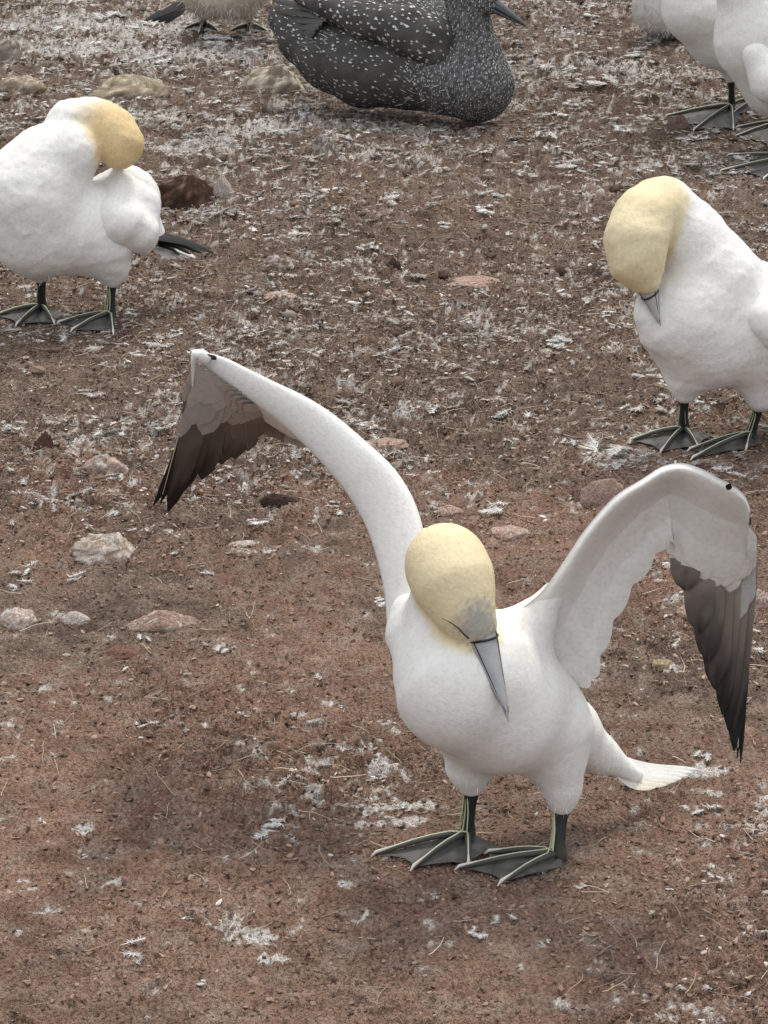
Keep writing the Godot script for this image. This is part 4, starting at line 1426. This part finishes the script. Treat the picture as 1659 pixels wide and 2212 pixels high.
func build_young() -> void:
	var b := thing("young_gannet", G(850, 235), "dark young gannet speckled with white, sitting on the ground", "young gannet")
	var char := col(0.082, 0.079, 0.077)
	var paint := func(p: Vector3, _n: Vector3) -> Color:
		return char * (1.0 + 0.5 * noise_clod.get_noise_3dv(p))
	var neck0 := P(1030, 100, 6.8)
	var paint_neck := func(p: Vector3, _n: Vector3) -> Color:
		var near := 1.0 - smoothstep(0.15, 0.24, p.distance_to(neck0))
		var w := noise_fine.get_noise_3dv(p * 1.3)
		return (char * (1.0 + 0.4 * noise_clod.get_noise_3dv(p))).lerp(col(0.17, 0.172, 0.178), near * smoothstep(-0.15, 0.35, w))
	var body := soft_part("body", [
		[[1030, 182, 6.82, 0.096], [960, 163, 6.84, 0.103], [890, 148, 6.88, 0.110], [790, 142, 6.93, 0.113], [718, 118, 6.98, 0.100], [658, 78, 7.02, 0.078], [614, 42, 7.05, 0.048]],
		[[1030, 182, 6.82, 0.097], [1024, 112, 6.8, 0.070], [1012, 50, 6.78, 0.058], [1005, -10, 6.76, 0.053], [1030, -5, 6.74, 0.042], [1060, 10, 6.72, 0.027]],
		[[920, 70, 6.9, 0.10], [800, 50, 6.96, 0.09]],
	], 0.0055, 0.035, paint_neck, M.plumage, b, 0.0015)
	bill(b, P(1062, 12, 6.715), P(1143, 60, 6.68), Vector3(0.3, 1, 0.1), 0.036, 0.044, col(0.09, 0.095, 0.105), col(0.03, 0.03, 0.035))
	eye(b, P(1022, -18, 6.70), Vector3(0.2, 0, 1))
	var back := P(640, 20, 6.9) - P(950, 130, 6.8)
	back = back.normalized()
	speckle(b, body, 850, Vector2(0.006, 0.0125), back, func(p: Vector3): return p.distance_to(neck0) > 0.13 and p.x < 0.12, 0.7)
	speckle(b, body, 3200, Vector2(0.004, 0.0085), Vector3(-0.3, -1, 0), func(p: Vector3): return p.distance_to(neck0) < 0.21, 0.5)
	for side in 2:
		var wing := Node3D.new()
		wing.name = "wing"
		b.add_child(wing, true)
		var sh := [
			[[[932, 82, 6.765, 0.066], [880, 62, 6.78, 0.062], [790, 45, 6.83, 0.050], [700, 15, 6.9, 0.030], [640, -5, 6.94, 0.012]],
			[[940, 120, 6.76, 0.036], [880, 80, 6.77, 0.055]]],
			[[[930, 10, 7.0, 0.06], [860, -5, 7.02, 0.056], [780, -10, 7.06, 0.045], [690, -20, 7.1, 0.02]]],
		][side] as Array
		var w := soft_part("wing_coverts", sh, 0.006, 0.03, paint, M.plumage, wing, 0.001)
		speckle(wing, w, 400, Vector2(0.0075, 0.0135), back, func(p: Vector3): return p.x > -0.25, 0.9, 1.6)
		if side == 0:
			for k in 6:
				feather("primary_feather", P(720 - 8 * k, 25 + 8 * k, 6.87), P(588 + 6 * k, 0 + 22 * k, 7.0), Vector3(0.1, 0.5, 0.8), 0.03, [char, char * 0.6], M.dark_feather, wing, {"pointed": 0.6})
	var tail := Node3D.new()
	tail.name = "tail"
	b.add_child(tail)
	for k in 6:
		feather("tail_feather", P(660, 60 + 8 * k, 6.97), P(578 + 10 * k, 22 + 22 * k, 7.08 - 0.02 * k), Vector3(0.1, 0.6, 0.8), 0.036, [char, char * 0.7], M.dark_feather, tail, {"pointed": 0.4})
	for k in 2:
		fuzz("white_streaks", b, body, 260, Vector2(0.014, 0.03), [col(0.55, 0.55, 0.55), col(0.4, 0.4, 0.41)], back * 0.9, func(p: Vector3, _n: Vector3): return [p.distance_to(P(900, 190, 6.78)) < 0.10, p.distance_to(P(715, 60, 6.9)) < 0.09][k], 0.07)
	# downy one, cut by the top of the photograph
	var d := thing("downy_chick", G(500, 60), "buff downy chick with dark wing tip standing behind the speckled young bird", "chick")
	var down := func(p: Vector3, _n: Vector3) -> Color:
		return col(0.58, 0.53, 0.46) * (1.0 + 0.3 * noise_clod.get_noise_3dv(p))
	var pts := soft_part("body", [
		[[445, -30, 8.05, 0.095], [500, -32, 8.0, 0.105], [540, -60, 7.95, 0.10]],
		[[540, -60, 7.95, 0.08], [560, -130, 7.88, 0.05], [575, -165, 7.85, 0.046]],
		[[534, 20, 8.1, 0.03], [538, 44, 8.14, 0.014]],
		[[440, 10, 8.06, 0.03], [440, 34, 8.1, 0.014]],
	], 0.009, 0.03, down, M.plumage, d, 0.002)
	fuzz("down", d, pts, 3200, Vector2(0.014, 0.03), [col(0.58, 0.54, 0.47), col(0.5, 0.45, 0.39), col(0.64, 0.6, 0.54)], Vector3(0, -0.5, 0), func(_p: Vector3, _n: Vector3): return true, 0.06)
	bill(d, P(598, -160, 7.82), P(650, -150, 7.8), Vector3(0, 1, 0), 0.03, 0.03, col(0.05, 0.05, 0.055), col(0.02, 0.02, 0.025))
	leg(d, P(538, 42, 8.14), G(540, 66), [G(500, 70), G(540, 76), G(575, 70)], 1.2)
	leg(d, P(440, 34, 8.1), G(440, 62), [G(400, 66), G(430, 74), G(470, 70)], 1.2)
	var cw := Node3D.new()
	cw.name = "wing"
	d.add_child(cw)
	for k in 4:
		feather("primary_feather", P(400, 5 + 4 * k, 8.03), P(312 + 14 * k, 44 + 2 * k, 8.1), Vector3(0.1, 0.6, 0.8), 0.03, [char, char * 0.6], M.dark_feather, cw, {"pointed": 0.6})


func _ready() -> void:
	var cam := Camera3D.new()
	cam.name = "camera"
	cam.fov = rad_to_deg(2.0 * atan(CENTRE.y / FOCAL))
	cam.near = 0.05
	cam.far = 4000.0
	add_child(cam)
	cam.position = EYE
	cam.rotation.x = -PITCH
	cam.current = true
	var we := WorldEnvironment.new()
	we.name = "environment"
	var env := Environment.new()
	env.background_mode = Environment.BG_SKY
	var sky := Sky.new()
	var sm := ProceduralSkyMaterial.new()
	sm.sky_top_color = Color(0.975, 0.985, 1.0)
	sm.sky_horizon_color = Color(0.55, 0.56, 0.57)
	sm.sky_curve = 0.35
	sm.ground_horizon_color = Color(0.6, 0.58, 0.55)
	sm.ground_bottom_color = Color(0.3, 0.26, 0.22)
	sm.sky_energy_multiplier = 1.0
	sm.sun_angle_max = 1.0
	sky.sky_material = sm
	env.sky = sky
	env.tonemap_mode = Environment.TONE_MAPPER_LINEAR
	env.tonemap_exposure = 1.46
	env.sdfgi_enabled = true
	env.ssao_enabled = true
	env.ssil_enabled = true
	we.environment = env
	add_child(we)
	var sun := DirectionalLight3D.new()
	sun.name = "sun"
	sun.light_energy = 0.5
	sun.light_angular_distance = 15.0
	sun.light_color = Color(1.0, 0.97, 0.92)
	sun.shadow_enabled = true
	add_child(sun)
	sun.rotation_degrees = Vector3(-62, 158, 0)

	setup_noise()
	for q in [[520, 2010, 0.055, 0.018, 20.0], [545, 2030, 0.03, 0.012, 10.0], [870, 1740, 0.05, 0.012, 0.0], [855, 1775, 0.045, 0.012, 0.0], [825, 1648, 0.03, 0.018, -30.0], [740, 1915, 0.03, 0.01, 30.0], [700, 1640, 0.025, 0.008, 0.0], [180, 1802, 0.03, 0.01, 0.0], [1340, 990, 0.09, 0.06, 10.0], [600, 2075, 0.02, 0.012, 0.0], [1430, 1455, 0.05, 0.015, 0.0], [1530, 1665, 0.05, 0.012, 0.0], [120, 690, 0.08, 0.03, 0.0], [300, 60, 0.3, 0.2, 0.0], [120, 50, 0.4, 0.25, 0.0], [330, 260, 0.22, 0.12, 0.0], [560, 290, 0.2, 0.1, 0.0], [760, 280, 0.16, 0.08, 0.0], [420, 330, 0.2, 0.1, 0.0], [200, 110, 0.3, 0.2, 0.0], [420, 120, 0.3, 0.2, 0.0], [1290, 150, 0.2, 0.15, 0.0]]:
		stains.append([G(q[0], q[1]), q[2], q[3], cos(deg_to_rad(q[4])), sin(deg_to_rad(q[4]))])
	make_materials()
	for q in [[1010, 1850], [940, 1865], [1120, 1885], [1206, 1880], [1060, 1895], [91, 690], [240, 705], [165, 705], [30, 700], [1476, 955], [1420, 970], [1560, 985], [1622, 965], [1580, 255], [1500, 270], [1640, 300], [1640, 360], [1700, 360], [850, 240], [1000, 255], [1430, 80], [500, 66]]:
		flat_spots.append(G(q[0], q[1]))
	build_ground()
	build_stones()
	build_wing_gannet()
	build_preening_gannet()
	build_bowed_gannet()
	build_far_gannets()
	build_young()
	build_litter()
